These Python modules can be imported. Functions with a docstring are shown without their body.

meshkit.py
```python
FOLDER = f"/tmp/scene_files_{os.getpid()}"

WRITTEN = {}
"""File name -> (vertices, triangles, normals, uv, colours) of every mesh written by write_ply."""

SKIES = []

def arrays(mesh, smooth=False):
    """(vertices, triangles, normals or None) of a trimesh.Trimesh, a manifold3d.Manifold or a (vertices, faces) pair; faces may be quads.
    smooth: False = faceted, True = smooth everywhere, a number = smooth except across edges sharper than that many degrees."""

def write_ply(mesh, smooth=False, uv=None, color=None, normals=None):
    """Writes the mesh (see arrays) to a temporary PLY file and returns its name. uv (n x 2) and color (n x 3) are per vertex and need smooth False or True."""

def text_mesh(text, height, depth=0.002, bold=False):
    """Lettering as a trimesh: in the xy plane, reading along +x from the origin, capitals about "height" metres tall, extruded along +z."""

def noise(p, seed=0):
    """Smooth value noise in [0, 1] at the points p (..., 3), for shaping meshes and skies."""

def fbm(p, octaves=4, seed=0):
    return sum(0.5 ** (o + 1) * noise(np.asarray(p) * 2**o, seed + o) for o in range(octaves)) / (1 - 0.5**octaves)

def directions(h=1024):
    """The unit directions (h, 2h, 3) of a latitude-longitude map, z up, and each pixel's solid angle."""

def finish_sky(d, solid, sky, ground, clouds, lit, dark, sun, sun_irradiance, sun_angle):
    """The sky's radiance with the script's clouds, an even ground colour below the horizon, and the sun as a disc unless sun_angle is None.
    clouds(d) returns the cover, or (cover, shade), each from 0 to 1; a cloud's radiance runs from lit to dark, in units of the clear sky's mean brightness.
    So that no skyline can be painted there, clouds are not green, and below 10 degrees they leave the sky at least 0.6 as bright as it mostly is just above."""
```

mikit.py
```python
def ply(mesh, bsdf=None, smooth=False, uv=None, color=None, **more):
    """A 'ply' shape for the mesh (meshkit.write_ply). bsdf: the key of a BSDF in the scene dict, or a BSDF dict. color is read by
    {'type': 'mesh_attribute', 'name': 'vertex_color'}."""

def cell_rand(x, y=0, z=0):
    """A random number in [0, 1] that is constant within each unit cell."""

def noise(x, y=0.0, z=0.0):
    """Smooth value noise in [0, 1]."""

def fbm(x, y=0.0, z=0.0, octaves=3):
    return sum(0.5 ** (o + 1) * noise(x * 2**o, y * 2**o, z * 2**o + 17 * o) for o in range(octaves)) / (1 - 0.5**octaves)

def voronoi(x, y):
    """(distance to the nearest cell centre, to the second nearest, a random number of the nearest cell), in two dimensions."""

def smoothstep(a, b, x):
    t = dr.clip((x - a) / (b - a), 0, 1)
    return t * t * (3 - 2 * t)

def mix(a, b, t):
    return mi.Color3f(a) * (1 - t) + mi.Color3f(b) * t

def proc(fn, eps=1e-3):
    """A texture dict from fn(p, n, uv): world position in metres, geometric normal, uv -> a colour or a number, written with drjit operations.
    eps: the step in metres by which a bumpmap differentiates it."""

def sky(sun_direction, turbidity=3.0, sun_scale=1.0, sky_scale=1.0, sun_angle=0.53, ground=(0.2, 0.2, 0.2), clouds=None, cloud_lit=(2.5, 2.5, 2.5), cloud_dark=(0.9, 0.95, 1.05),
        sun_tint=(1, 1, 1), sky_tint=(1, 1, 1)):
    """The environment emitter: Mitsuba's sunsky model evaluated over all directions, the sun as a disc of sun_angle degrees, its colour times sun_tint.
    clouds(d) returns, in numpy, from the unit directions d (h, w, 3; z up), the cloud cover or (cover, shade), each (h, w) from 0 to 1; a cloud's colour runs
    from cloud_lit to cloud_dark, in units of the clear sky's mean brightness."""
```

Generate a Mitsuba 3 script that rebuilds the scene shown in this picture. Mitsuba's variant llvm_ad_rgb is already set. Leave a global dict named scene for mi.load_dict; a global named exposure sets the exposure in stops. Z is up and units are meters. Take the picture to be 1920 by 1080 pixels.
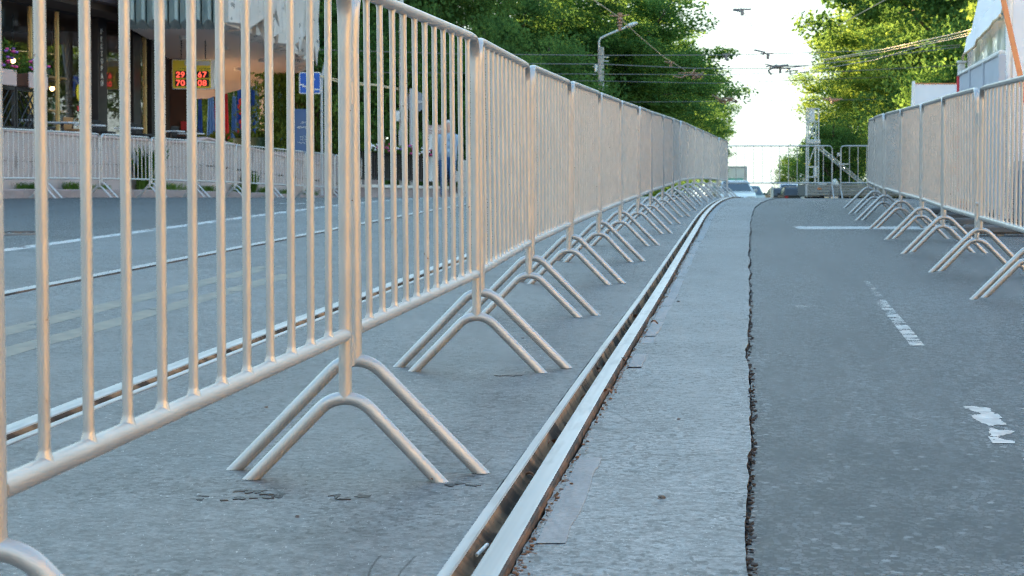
import math, random
import numpy as np, trimesh, mitsuba as mi, mikit, meshkit, drjit as dr
import manifold3d as m3
from scipy.interpolate import PchipInterpolator
from shapely.geometry import Polygon, LineString, box as sbox
from mikit import proc, noise, fbm, voronoi, cell_rand, smoothstep, mix

rng = np.random.default_rng(7)
random.seed(7)
T = mi.ScalarTransform4f
scene, labels = {}, {}

# ------------------------------------------------------------------ camera, sky, exposure
PITCH = math.atan(168 / 4000)
EYE = [0.0, 0.0, 0.792]
scene['camera'] = {'type': 'thinlens', 'fov': math.degrees(2 * math.atan(960 / 4000)), 'near_clip': 0.05, 'far_clip': 3000.0,
                   'aperture_radius': 0.0028, 'focus_distance': 6.5,
                   'to_world': T().look_at(origin=EYE, target=[0, math.cos(PITCH), EYE[2] - math.sin(PITCH)], up=[0, 0, 1])}
SUN_AZ, SUN_EL = math.radians(-25), math.radians(15)
def veil(d):      # thin even haze towards the horizon, all the way round
    el = np.degrees(np.arcsin(np.clip(d[..., 2], -1, 1))); t = np.clip((el - 12) / 28, 0, 1); t = t * t * (3 - 2 * t)
    return .93 * (1 - t) + .20 * t
scene['sky'] = mikit.sky([math.sin(SUN_AZ) * math.cos(SUN_EL), math.cos(SUN_AZ) * math.cos(SUN_EL), math.sin(SUN_EL)], turbidity=3.0,
                         sun_scale=1.0, sky_scale=1.0, ground=(0.2, 0.19, 0.18), sky_tint=(.74, 1.03, 1.12), clouds=veil, cloud_lit=(.72, .79, .76))
exposure = 4.9

# ------------------------------------------------------------------ helpers
taken = set()
def numbered(base):
    k, i = base, 0
    while k in taken:
        i += 1
        k = f'{base}_{i:03d}'
    taken.add(k)
    return k
def thing(name, label, cat, group=None):
    k = numbered(name)
    labels[k] = {'label': label, 'category': cat}
    if group: labels[k]['group'] = group
    return k
def obj(name, mesh, bsdf, parent=None, smooth=30, label=None, **kw):
    k = numbered(parent + '__' + name if parent else name)
    scene[k] = mesh if isinstance(mesh, dict) else mikit.ply(mesh, bsdf, smooth=smooth, **kw)
    if label: labels[k] = {'label': label}
    return k
def single(name, mesh, bsdf, label, cat, group=None, smooth=30):
    k = obj(name, mesh, bsdf, None, smooth)
    labels[k] = {'label': label, 'category': cat}
    if group: labels[k]['group'] = group
    return k
def struct(name, mesh, bsdf, smooth=False, parent=None, **kw):
    k = obj(name, mesh, bsdf, parent, smooth, **kw)
    if not parent: labels[k] = {'kind': 'structure', 'label': kw.pop('label', name.replace('_', ' '))}
    return k
def cat(*ms):
    ms = [m for m in ms if m is not None]
    return trimesh.util.concatenate(ms) if len(ms) > 1 else ms[0]
def tm(v, f): return trimesh.Trimesh(np.asarray(v, float), np.asarray(f, int), process=False)
def box(x0, x1, y0, y1, z0, z1, bev=0.0):
    c = [(x0 + x1) / 2, (y0 + y1) / 2, (z0 + z1) / 2]
    h = np.array([abs(x1 - x0), abs(y1 - y0), abs(z1 - z0)]) / 2
    if bev <= 0:
        b = trimesh.creation.box(2 * h)
    else:
        b_ = min(bev, h.min() * 0.9)
        p = [[sx * (h[0] - (b_ if k != 0 else 0)), sy * (h[1] - (b_ if k != 1 else 0)), sz * (h[2] - (b_ if k != 2 else 0))]
             for sx in (-1, 1) for sy in (-1, 1) for sz in (-1, 1) for k in range(3)]
        b = trimesh.Trimesh(p).convex_hull
    b.apply_translation(c)
    return b
def tube(pts, r, sides=10, lat=None, flat=None, cap=True, close_to=None):
    """A round tube along pts; lat: the constant sideways direction of a planar path; flat: per point (in-plane, sideways) scale of the section."""
    p = np.asarray(pts, float)
    n = len(p)
    t = np.gradient(p, axis=0); t /= np.linalg.norm(t, axis=1, keepdims=True)
    if lat is None:
        a = np.zeros((n, 3)); ref = np.array([0, 0, 1.0]) if abs(t[0, 2]) < 0.9 else np.array([1.0, 0, 0])
        a[0] = np.cross(t[0], ref); a[0] /= np.linalg.norm(a[0])
        for i in range(1, n):
            a[i] = a[i - 1] - t[i] * (a[i - 1] @ t[i]); a[i] /= np.linalg.norm(a[i])
    else:
        a = np.tile(np.asarray(lat, float), (n, 1))
    b = np.cross(t, a)
    rr = np.broadcast_to(np.asarray(r, float), (n,))
    fl = np.ones((n, 2)) if flat is None else np.asarray(flat, float)
    ang = np.arange(sides) * 2 * math.pi / sides
    v = p[:, None] + rr[:, None, None] * (np.cos(ang)[None, :, None] * a[:, None] * fl[:, None, 1:2] + np.sin(ang)[None, :, None] * b[:, None] * fl[:, None, 0:1])
    if close_to is not None:      # cut the ends off at the height close_to
        for e in (0, -1):
            d = (close_to - v[e][:, 2]) / t[e][2]
            v[e] = v[e] + d[:, None] * t[e]
    v = v.reshape(-1, 3)
    i, j = np.meshgrid(np.arange(n - 1), np.arange(sides), indexing='ij')
    q = np.stack([i * sides + j, i * sides + (j + 1) % sides, (i + 1) * sides + (j + 1) % sides, (i + 1) * sides + j], -1).reshape(-1, 4)
    f = np.vstack([q[:, [0, 2, 1]], q[:, [0, 3, 2]]])
    if cap:
        m = len(v)
        v = np.vstack([v, v[:sides].mean(0), v[-sides:].mean(0)])
        k = np.arange(sides)
        f = np.vstack([f, np.stack([k * 0 + m, k, (k + 1) % sides], 1), np.stack([k * 0 + m + 1, m - sides + (k + 1) % sides, m - sides + k], 1)])
    return tm(v, f)
def lathe(prof, sides=16):
    return trimesh.creation.revolve(np.asarray(prof, float), sections=sides)
def rod(a, b, r, sides=8): return tube([a, b], r, sides)
def place(x, y, z, rz=0.0, s=1.0): return T().translate([x, y, z]).rotate([0, 0, 1], rz).scale(s)
def moved(m, x=0, y=0, z=0, rz=0.0):
    m = m.copy()
    if rz: m.apply_transform(trimesh.transformations.rotation_matrix(math.radians(rz), [0, 0, 1]))
    m.apply_translation([x, y, z])
    return m
def extrude(poly, h):
    return trimesh.creation.extrude_polygon(Polygon(poly) if not hasattr(poly, 'geom_type') else poly, h, engine='earcut')
def upright(m):   # a mesh drawn in the xy plane, stood up: x stays, y becomes z, its thickness goes to +y
    m = m.copy(); v = m.vertices.copy(); m.vertices = np.stack([v[:, 0], v[:, 2], v[:, 1]], 1); m.invert(); return m
def text_up(s, h, x, y, z, bold=False, depth=0.004):   # lettering on an upright face that looks towards -y
    t = upright(meshkit.text_mesh(s, h, depth, bold)); t.apply_translation([x, y - depth, z]); return t

# ------------------------------------------------------------------ the road's height and the rails' course
S0, Y1, K = .02294, 28.7, .000842
def road(y):
    y = np.asarray(y, float); a = np.clip(y - Y1, 0, 20.2)
    return S0 * y - K * a * a - .0340 * np.clip(y - Y1 - 20.2, 0, 61) - S0 * np.clip(y - Y1 - 81.2, 0, None)
Xr = PchipInterpolator([-60, -6, 0, 3.94, 7.194, 11.571, 19.84, 26.46, 33.07, 36.2, 42, 60, 110, 400], [-6.4, -1.19, -.56, -.139, .209, .692, 1.587, 2.314, 3.122, 3.53, 4.31, 7.0, 15.5, 64.0])
def kerb_x(y): y = np.asarray(y, float); return np.where(y < 92, -8.65 + .2207 * (y - 37.6), 3.356 + .16 * (y - 92))

# ------------------------------------------------------------------ materials
def mat(key, col, rough=0.6, metal=0.0, bump=None, **k):
    b = {'type': 'principled', 'base_color': col if isinstance(col, dict) else {'type': 'rgb', 'value': list(col)}, 'roughness': rough, 'metallic': metal, **k}
    if bump: b = {'type': 'bumpmap', 'arbitrary': bump[0], 'scale': bump[1], 'bsdf': b}
    scene[key] = {'type': 'twosided', 'bsdf': b}
    return key

def asphalt_light_col(p, n, uv):
    g = noise(p.x * 170, p.y * 170, 3)
    g2 = noise(p.x * 55, p.y * 55, 9)
    big = fbm(p.x * .9, p.y * .45, 2, 4)
    mid = fbm(p.x * 7, p.y * 5, 5, 3)
    v = dr.select(uv.x > .05, .136, .100) * (.22 + .80 * g + .72 * g2) * (.66 + .54 * big) * (.76 + .44 * mid)
    pits = smoothstep(.66, .80, noise(p.x * 85, p.y * 60, 21)) * smoothstep(.40, .62, fbm(p.x * 3.2, p.y * 2.4, 31, 3))
    v = v * (1 - .55 * pits)
    u = uv.x
    wob = fbm(p.y * 1.6, 7.0, 0, 4) - .5
    near = dr.minimum(dr.abs(u + .075 + .05 * wob), dr.abs(u + .13 + .06 * (fbm(p.y * 2.1, 3.0, 0, 4) - .5)))
    crack = (1 - smoothstep(.001, .0035, near)) * smoothstep(.50, .62, noise(p.y * 2.3, 5, 0)) * smoothstep(.35, .5, noise(p.y * 17, 6, 0))
    iso = dr.abs(fbm(p.x * 1.1, p.y * .8, 12, 5) - .5)
    fine = (1 - smoothstep(.0015, .005, iso)) * smoothstep(.58, .70, noise(p.x * .7, p.y * .5, 44))
    v = v * (1 - .75 * dr.maximum(crack, .6 * fine))
    speck = smoothstep(.93, .97, noise(p.x * 120, p.y * 120, 61))
    return mix((v * .96, v * 1.01, v * 1.03), (.42, .43, .42), .6 * speck)
def asphalt_light_bump(p, n, uv):
    return .5 * noise(p.x * 150, p.y * 150, 1) + .6 * noise(p.x * 48, p.y * 40, 2) + 1.4 * fbm(p.x * 9, p.y * 7, 4, 2)
def asphalt_dark_col(p, n, uv):
    a, b, r = voronoi(p.x * 62 + .6 * noise(p.x * 30, p.y * 30), p.y * 44)
    gap = smoothstep(.02, .26, b - a)
    big = fbm(p.x * .7, p.y * .35, 8, 4)
    v = .080 * (.10 + .90 * gap) * (.22 + 1.5 * r) * (.66 + .6 * big) * (.8 + .4 * noise(p.x * 21, p.y * 17, 4))
    pale = smoothstep(.972, .985, r)
    tr = fbm((p.x - .11 * p.y) * 1.9, p.y * .10, 3, 3); v = v * (.72 + .56 * tr); oil = smoothstep(.66, .74, fbm(p.x * 1.7, p.y * .9, 77, 4)); v = v * (1 - .35 * oil)
    return mix((v * .96, v * 1.01, v * 1.04), (.34, .36, .37), .3 * pale)
def asphalt_dark_bump(p, n, uv):
    a, b, r = voronoi(p.x * 62 + .6 * noise(p.x * 30, p.y * 30), p.y * 44)
    return smoothstep(.0, .45, b - a) * (.4 + .6 * r) + .5 * noise(p.x * 25, p.y * 20, 4)
mat('m_asphalt_light', proc(asphalt_light_col), .55, bump=(proc(asphalt_light_bump, .002), .0016), specular=.5)
mat('m_asphalt_dark', proc(asphalt_dark_col), .52, bump=(proc(asphalt_dark_bump, .002), .0034), specular=.5)
mat('m_dirt', (.045, .036, .028), .95)
def joint_col(p, n, uv): return mix((.012, .011, .010), (.05, .045, .04), noise(p.x * 130, p.y * 130, 3) * fbm(p.x * 20, p.y * 12, 1, 2) * 1.6)
mat('m_joint', proc(joint_col), .95)
mat('m_dark_grit', (.032, .031, .031), .9)
mat('m_rust_grit', (.13, .075, .045), .9)
mat('m_earth', (.10, .09, .07), .95)

def steel_col(p, n, uv):
    w = p.x - .112 * p.y; s = fbm(w * 45, p.y * .5, 1, 3); d = fbm(w * 30, p.y * 5, 6, 3)
    return mix((.32, .33, .34), (.50, .51, .52), s) * (1 - .16 * smoothstep(.5, .8, d))
def groove_col(p, n, uv):
    s = fbm(p.x * 9, p.y * 7 + p.z * 22, 1, 4); t = noise(p.x * 40, p.y * 26 + p.z * 60, 3)
    return mix((.06, .045, .035), (.36, .23, .14), smoothstep(.38, .62, s) * (.5 + .5 * t))
mat('m_rail_top', proc(steel_col), .42, .8)
mat('m_rail_groove', proc(groove_col), .7, .15)
def rust_side(p, n, uv): return mix((.03, .027, .026), (.12, .07, .042), smoothstep(.35, .7, fbm(p.x * 30, p.y * 12, p.z * 40, 3)))
mat('m_rail_side', proc(rust_side), .75, .2)
def zinc_col(p, n, uv):
    v = .80 + .20 * fbm(p.x * 14, p.y * 14, p.z * 14, 3) + .10 * fbm(p.x * 1.3, p.y * 1.3, p.z * 3, 2)
    rust = smoothstep(.93, .96, noise(p.x * 95, p.y * 95, p.z * 80)) * smoothstep(.60, .68, noise(p.x * 5, p.y * 5, p.z * 5 + 9))
    return mix((.47 * v, .462 * v, .447 * v), (.16, .07, .035), rust)
mat('m_barrier', proc(zinc_col), .42, .62)
mat('m_zinc_pale', (.58, .57, .56), .42, .55)
def cement_col(p, n, uv):
    v = .20 * (.7 + .35 * fbm(p.x * 30, p.y * 6, 2, 3) + .3 * noise(p.x * 140, p.y * 140, 2)); return mi.Color3f(v, v * 1.01, v)
mat('m_cement', proc(cement_col), .8)
def paint_worn(p, n, uv):
    v = .24 + .24 * fbm(p.x * 30, p.y * 22, 2, 3); return mi.Color3f(v, v * .98, v * .93)
mat('m_road_paint', proc(paint_worn), .7)
def yellow_worn(p, n, uv):
    v = fbm(p.x * 18, p.y * 9, 3, 3); return mix((.12, .118, .105), (.235, .215, .165), v)
mat('m_road_yellow', proc(yellow_worn), .75)
def marble_col(p, n, uv):
    s = fbm(p.x * 2.2, p.y * 2.2, p.z * 3, 4); c = cell_rand(dr.floor(p.y * .98), 3)
    st = smoothstep(.60, .75, fbm(p.x * 5, p.y * 5, p.z * 1.4 + 9, 3))
    return mix((.37, .29, .265), (.52, .42, .39), .35 * c + .65 * s) * (1 - .35 * st)
mat('m_marble', proc(marble_col), .5)
def granite_col(p, n, uv):
    return mix((.24, .18, .17), (.44, .35, .33), .6 * fbm(p.x * 3, p.y * 3, p.z * 9, 4) + .4 * noise(p.x * 60, p.y * 60, p.z * 60))
mat('m_granite', proc(granite_col), .7)
def concrete_col(p, n, uv):
    s = fbm(p.x * 1.3, p.y * 1.3, p.z * 1.0, 4); st = smoothstep(.55, .8, fbm(p.x * 6, p.y * 6, p.z * .7, 3)); h = smoothstep(.80, .84, noise(p.x * 7, p.y * 4, p.z * 6))
    return mix((.47, .43, .39), (.60, .56, .51), s) * (1 - .3 * st) * (1 - .55 * h)
mat('m_concrete', proc(concrete_col), .8)
def fin_col(p, n, uv):
    s = fbm(p.x * 8, p.y * 8, p.z * 1.2, 3); return mix((.18, .25, .25), (.36, .42, .40), s)
mat('m_fin', proc(fin_col), .7)
mat('m_soffit', (.60, .52, .46), .6)
mat('m_dark_metal', (.03, .03, .035), .4, .3)
mat('m_beam', (.07, .055, .06), .45)
mat('m_gold', (.62, .48, .22), .35, .6)
mat('m_black', (.012, .012, .013), .5)
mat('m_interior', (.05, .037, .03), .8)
mat('m_wood', (.32, .17, .07), .6)
mat('m_white', (.80, .80, .78), .5)
mat('m_offwhite', (.66, .66, .63), .55)
mat('m_blue', (.03, .14, .58), .5)
mat('m_sky_blue', (.14, .36, .74), .5)
mat('m_blue_panel', (.10, .18, .36), .5)
mat('m_red', (.66, .05, .06), .5)
mat('m_yellow', (.78, .62, .04), .5)
mat('m_orange', (.72, .27, .10), .6)
mat('m_pink_stone', (.50, .36, .33), .6)
mat('m_brown', (.10, .045, .03), .6)
mat('m_green_paint', (.02, .07, .045), .45)
mat('m_grey_panel', (.42, .46, .52), .5)
mat('m_lamp_grey', (.52, .53, .54), .5)
mat('m_back_grey', (.24, .27, .31), .55)
mat('m_tent', (.78, .79, .81), .55)
mat('m_rope', (.60, .46, .28), .7)
mat('m_wire', (.22, .21, .20), .5, .2)
mat('m_wire_pale', (.55, .43, .26), .5, .2)
mat('m_insulator', (.38, .22, .14), .5)
mat('m_tyre', (.02, .02, .02), .85)
mat('m_rim', (.45, .46, .48), .35, .7)
mat('m_car_white', (.78, .79, .80), .3, clearcoat=.6)
mat('m_car_dark', (.012, .013, .016), .38, clearcoat=.3)
mat('m_car_teal', (.10, .16, .17), .3, clearcoat=.7)
mat('m_car_glass', (.05, .075, .10), .08, specular=.6)
mat('m_red_lamp', (.45, .02, .02), .3)
mat('m_teal', (.05, .42, .33), .5)
mat('m_bed', (.30, .31, .31), .55, .3)
mat('m_skin', (.55, .33, .25), .55)
mat('m_shirt', (.30, .38, .47), .85)
mat('m_jeans', (.05, .12, .26), .85)
mat('m_hair', (.50, .48, .46), .8)
mat('m_shoe', (.12, .06, .05), .6)
mat('m_soil', (.06, .045, .03), .95)
mat('m_petal_purple', (.20, .08, .34), .7)
mat('m_petal_white', (.78, .74, .74), .7)
mat('m_petal_pink', (.55, .06, .22), .7)
mat('m_stone_pale', (.66, .60, .54), .7)
mat('m_plaster', (.40, .295, .17), .85)
mat('m_dry_leaf', (.19, .09, .045), .8)
mat('m_pebble', (.10, .10, .10), .8)
mat('m_tar', (.014, .014, .016), .55)
scene['m_glass'] = {'type': 'thindielectric', 'int_ior': 1.5}
scene['m_clear_film'] = {'type': 'blendbsdf', 'weight': .55, 'a': {'type': 'thindielectric', 'int_ior': 1.45}, 'b': {'type': 'twosided', 'bsdf': {'type': 'principled', 'base_color': {'type': 'rgb', 'value': [.72, .76, .77]}, 'roughness': .25}}}
def bark_col(p, n, uv): return mix((.05, .04, .03), (.15, .12, .09), fbm(p.x * 12, p.y * 12, p.z * 2.5, 3))
mat('m_bark', proc(bark_col), .9)
def leaf(key, c, t=.9):
    a, b = tuple(.62 * x for x in c), (c[0] * 1.75, c[1] * 1.28, c[2] * 1.0)
    def col(p, n, uv): return mix(a, b, smoothstep(.25, .75, .6 * noise(p.x * 1.1, p.y * 1.1, p.z * 1.1) + .4 * noise(p.x * 9, p.y * 9, p.z * 9)))
    scene[key] = {'type': 'principledthin', 'base_color': proc(col), 'roughness': .5, 'diff_trans': t, 'eta': 1.4}
def leaf_plain(key, c, t=.9):
    scene[key] = {'type': 'principledthin', 'base_color': {'type': 'rgb', 'value': list(c)}, 'roughness': .5, 'diff_trans': t, 'eta': 1.4}
leaf('m_leaf_dark', (.10, .235, .075))
leaf('m_leaf_mid', (.12, .28, .085))
leaf('m_leaf_light', (.19, .36, .09))
leaf('m_leaf_grass', (.08, .17, .04))

# ------------------------------------------------------------------ ground
def sheet(u0, u1, ys, nu, zoff=0.0, bump=0.0, seed=0, skirt=0.0):
    """A strip of road; u0 and u1 (functions of y, or numbers) are offsets from the near rail."""
    ys = np.asarray(ys); t = np.linspace(0, 1, nu)
    a = (u0(ys) if callable(u0) else np.full(len(ys), u0)); b = (u1(ys) if callable(u1) else np.full(len(ys), u1))
    U = a[:, None] * (1 - t) + b[:, None] * t
    X = Xr(ys)[:, None] + U; Y = np.repeat(ys[:, None], nu, 1); Z = np.repeat(road(ys)[:, None], nu, 1) + zoff
    if bump: Z = Z + bump * (meshkit.fbm(np.stack([X * 2.2, Y * 1.4, X * 0 + seed], -1), 3) - .5)
    if skirt:
        X = np.concatenate([X[:, :1], X, X[:, -1:]], 1); Y = np.concatenate([Y[:, :1], Y, Y[:, -1:]], 1); Z = np.concatenate([Z[:, :1] - skirt, Z, Z[:, -1:] - skirt], 1); U = np.concatenate([U[:, :1], U, U[:, -1:]], 1)
    m = X.shape[1]
    i, j = np.meshgrid(np.arange(len(ys) - 1), np.arange(m - 1), indexing='ij')
    q = np.stack([i * m + j, i * m + j + 1, (i + 1) * m + j + 1, (i + 1) * m + j], -1).reshape(-1, 4)
    f = np.vstack([q[:, :3], q[:, [0, 2, 3]]])
    return tm(np.stack([X, Y, Z], -1).reshape(-1, 3), f), np.stack([U, Y], -1).reshape(-1, 2)
def surf(x, y, zoff, bump, seed): return road(y) + zoff + bump * (meshkit.fbm(np.stack([np.asarray(x) * 2.2, np.asarray(y) * 1.4, np.asarray(x) * 0 + seed], -1), 3) - .5)
ROADS = {'E': (-.022, .007, 9), 'D': (-.010, .008, 5), 'C': (0.0, .008, 3), 'B': (0.0, .006, 0)}
def strip(name, u0, u1, ys, nu, m, lab, **kw):
    s, uv = sheet(u0, u1, ys, nu, **kw)
    k = obj(name, s, m, None, False, uv=uv)
    labels[k] = {'kind': 'structure', 'label': lab}
YF = np.concatenate([np.arange(-40, 2, 1.0), np.arange(2, 16, .04), np.arange(16, 50, .2), np.arange(50, 131, 1.0)])
YM = np.concatenate([np.arange(-40, 2, 1.0), np.arange(2, 16, .12), np.arange(16, 50, .25), np.arange(50, 131, 1.0)])
gx, gy = np.meshgrid([-400, -150, -60, -20, 0, 20, 60, 150, 400], np.concatenate([[-400, -100], np.arange(-40, 131, 1.0), [200, 500, 1500]]))
n1 = gx.shape[1]
i, j = np.meshgrid(np.arange(gx.shape[0] - 1), np.arange(n1 - 1), indexing='ij')
q = np.stack([i * n1 + j, i * n1 + j + 1, (i + 1) * n1 + j + 1, (i + 1) * n1 + j], -1).reshape(-1, 4)
struct('ground', tm(np.stack([gx, gy, road(np.clip(gy, -40, 400)) - .14], -1).reshape(-1, 3), np.vstack([q[:, :3], q[:, [0, 2, 3]]])), 'm_dirt')
def wob(a, s, f=2.0): return lambda y: a + s * (meshkit.fbm(np.stack([np.asarray(y) * f, np.asarray(y) * 0, np.asarray(y) * 0 + s * 999], -1), 5) - .5)
SEAM = PchipInterpolator([-60, 3.9, 6.1, 12.2, 22.7, 30.3, 35.4, 60, 200], [.56, .583, .585, .595, .64, .69, .81, 1.3, 2.5])
rag1, rag2, rag3 = wob(0, .010, 14), wob(0, .018, 18), wob(0, .035, 1.3)
seam_l = lambda y: SEAM(y) + rag1(y) + rag3(y)
seam_r = lambda y: SEAM(y) + .005 + rag2(y) * .6 + rag3(y) + .006 * np.clip(wob(0, 1, 2.1)(y) * 3, -1, 1)
strip('left_lane_asphalt', lambda y: kerb_x(y) - Xr(y) + .02, -5.24, YM, 8, 'm_asphalt_dark', 'dark asphalt lane along the kerb on the left', zoff=-.004)
strip('track_asphalt', -5.24, -3.552, YM, 14, 'm_asphalt_light', 'grey asphalt between the white line and the third rail', bump=.006, skirt=.05)
strip('track_asphalt', -3.428, -1.522, YM, 16, 'm_asphalt_light', 'grey asphalt between the two tram tracks with faded yellow bands', bump=.006, skirt=.05)
strip('track_asphalt', -1.398, wob(-.003, .006, 6), YF, 30, 'm_asphalt_light', 'grey asphalt between the rails under the barriers', bump=.008, seed=3, skirt=.05)
strip('track_asphalt', lambda y: wob(.130, .016, 2.6)(y) + wob(0, .011, 41)(y), seam_l, YF, 16, 'm_asphalt_light', 'pale strip of asphalt to the right of the near rail', zoff=-.010, bump=.008, seed=5, skirt=.05)
strip('road_asphalt', seam_r, 7.5, YF, 40, 'm_asphalt_dark', 'dark coarse asphalt carriageway on the right', zoff=-.022, bump=.007, seed=9, skirt=.06)
fs_, fuv = sheet(lambda y: SEAM(y) - .05, lambda y: SEAM(y) + .08, YF, 12, zoff=-.034, bump=.022, seed=21)
k_ = obj('joint_filler', fs_, 'm_joint', None, False); labels[k_] = {'kind': 'structure', 'label': 'dark grit filling the open joint between pale strip and carriageway'}
def grit(n, seed, ylo, yhi, uf, zf, smin, smax):
    g = np.random.default_rng(seed); ico = trimesh.creation.icosphere(0, 1.0); y = ylo + (yhi - ylo) * g.random(n) ** 1.7; x = Xr(y) + uf(y, g); sz = smin + (smax - smin) * g.random(n) ** 2
    v = ico.vertices[None] * (1 + .3 * g.normal(size=(n, 12, 1))) * sz[:, None, None] * [1.2, 1.0, .7]; v = v + np.stack([x, y, road(y) + zf(y, g)], -1)[:, None]
    return tm(v.reshape(-1, 3), (ico.faces[None] + 12 * np.arange(n)[:, None, None]).reshape(-1, 3))
for nm, m_, a in (('grit', 'm_dark_grit', (900, 1, 3.3, 22, lambda y, g: SEAM(y) + rag3(y) + .006 + .006 * g.normal(size=len(y)), lambda y, g: -.019 + .003 * g.normal(size=len(y)), .0022, .0075)), ('grit', 'm_rust_grit', (1500, 2, 3.3, 22, lambda y, g: .131 + .010 * np.abs(g.normal(size=len(y))), lambda y, g: -.012 + .003 * g.normal(size=len(y)), .0015, .005)),
                 ('grit', 'm_rust_grit', (1100, 3, 3.3, 20, lambda y, g: .046 + .006 * g.normal(size=len(y)), lambda y, g: -.040 + .002 * g.normal(size=len(y)), .0015, .0055))):
    k_ = obj(nm, grit(*a), m_, None, False); labels[k_] = {'kind': 'stuff', 'label': 'loose grit and crumbs lying along the joint or rail'}
def walk(u0, u1, name, lab, z):
    s, uv = sheet(u0, u1, YM, 3, zoff=z); k = obj(name, s, 'm_granite', None, False); labels[k] = {'kind': 'structure', 'label': lab}
walk(lambda y: kerb_x(y) - Xr(y) - 60, lambda y: kerb_x(y) - Xr(y) - .26, 'pavement', 'raised pavement on the left', .145)
walk(7.5, 60.0, 'pavement', 'raised pavement on the right behind the tents', .12)

# tram rails: guard lip, groove and running head, extruded along their course
RY = np.concatenate([np.arange(-30, 2, 1.0), np.arange(2, 16, .25), np.arange(16, 60, .5), np.arange(60, 131, 2.0)])
def along(profile, off, ys=RY, mirror=False):
    pr = np.asarray(profile, float)
    if mirror: pr = np.stack([.124 - pr[:, 0], pr[:, 1]], 1)[::-1]
    n = len(pr); X = Xr(ys)[:, None] + off + pr[None, :, 0]; Y = np.repeat(ys[:, None], n, 1); Z = road(ys)[:, None] + pr[None, :, 1]
    i, j = np.meshgrid(np.arange(len(ys) - 1), np.arange(n - 1), indexing='ij')
    q = np.stack([i * n + j, i * n + j + 1, (i + 1) * n + j + 1, (i + 1) * n + j], -1).reshape(-1, 4)
    return tm(np.stack([X, Y, Z], -1).reshape(-1, 3), np.vstack([q[:, :3], q[:, [0, 2, 3]]]))
lip = [(0, -.10), (0, .002), (.002, .005), (.023, .005), (.026, .001)]
gro = [(.026, .001), (.030, -.030), (.036, -.040), (.056, -.040), (.062, -.030), (.066, .004)]
head = [(.066, .004), (.068, .0085), (.074, .0115), (.112, .0125), (.119, .011)]
side = [(.119, .011), (.1235, .006), (.124, .0), (.124, -.10)]
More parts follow.
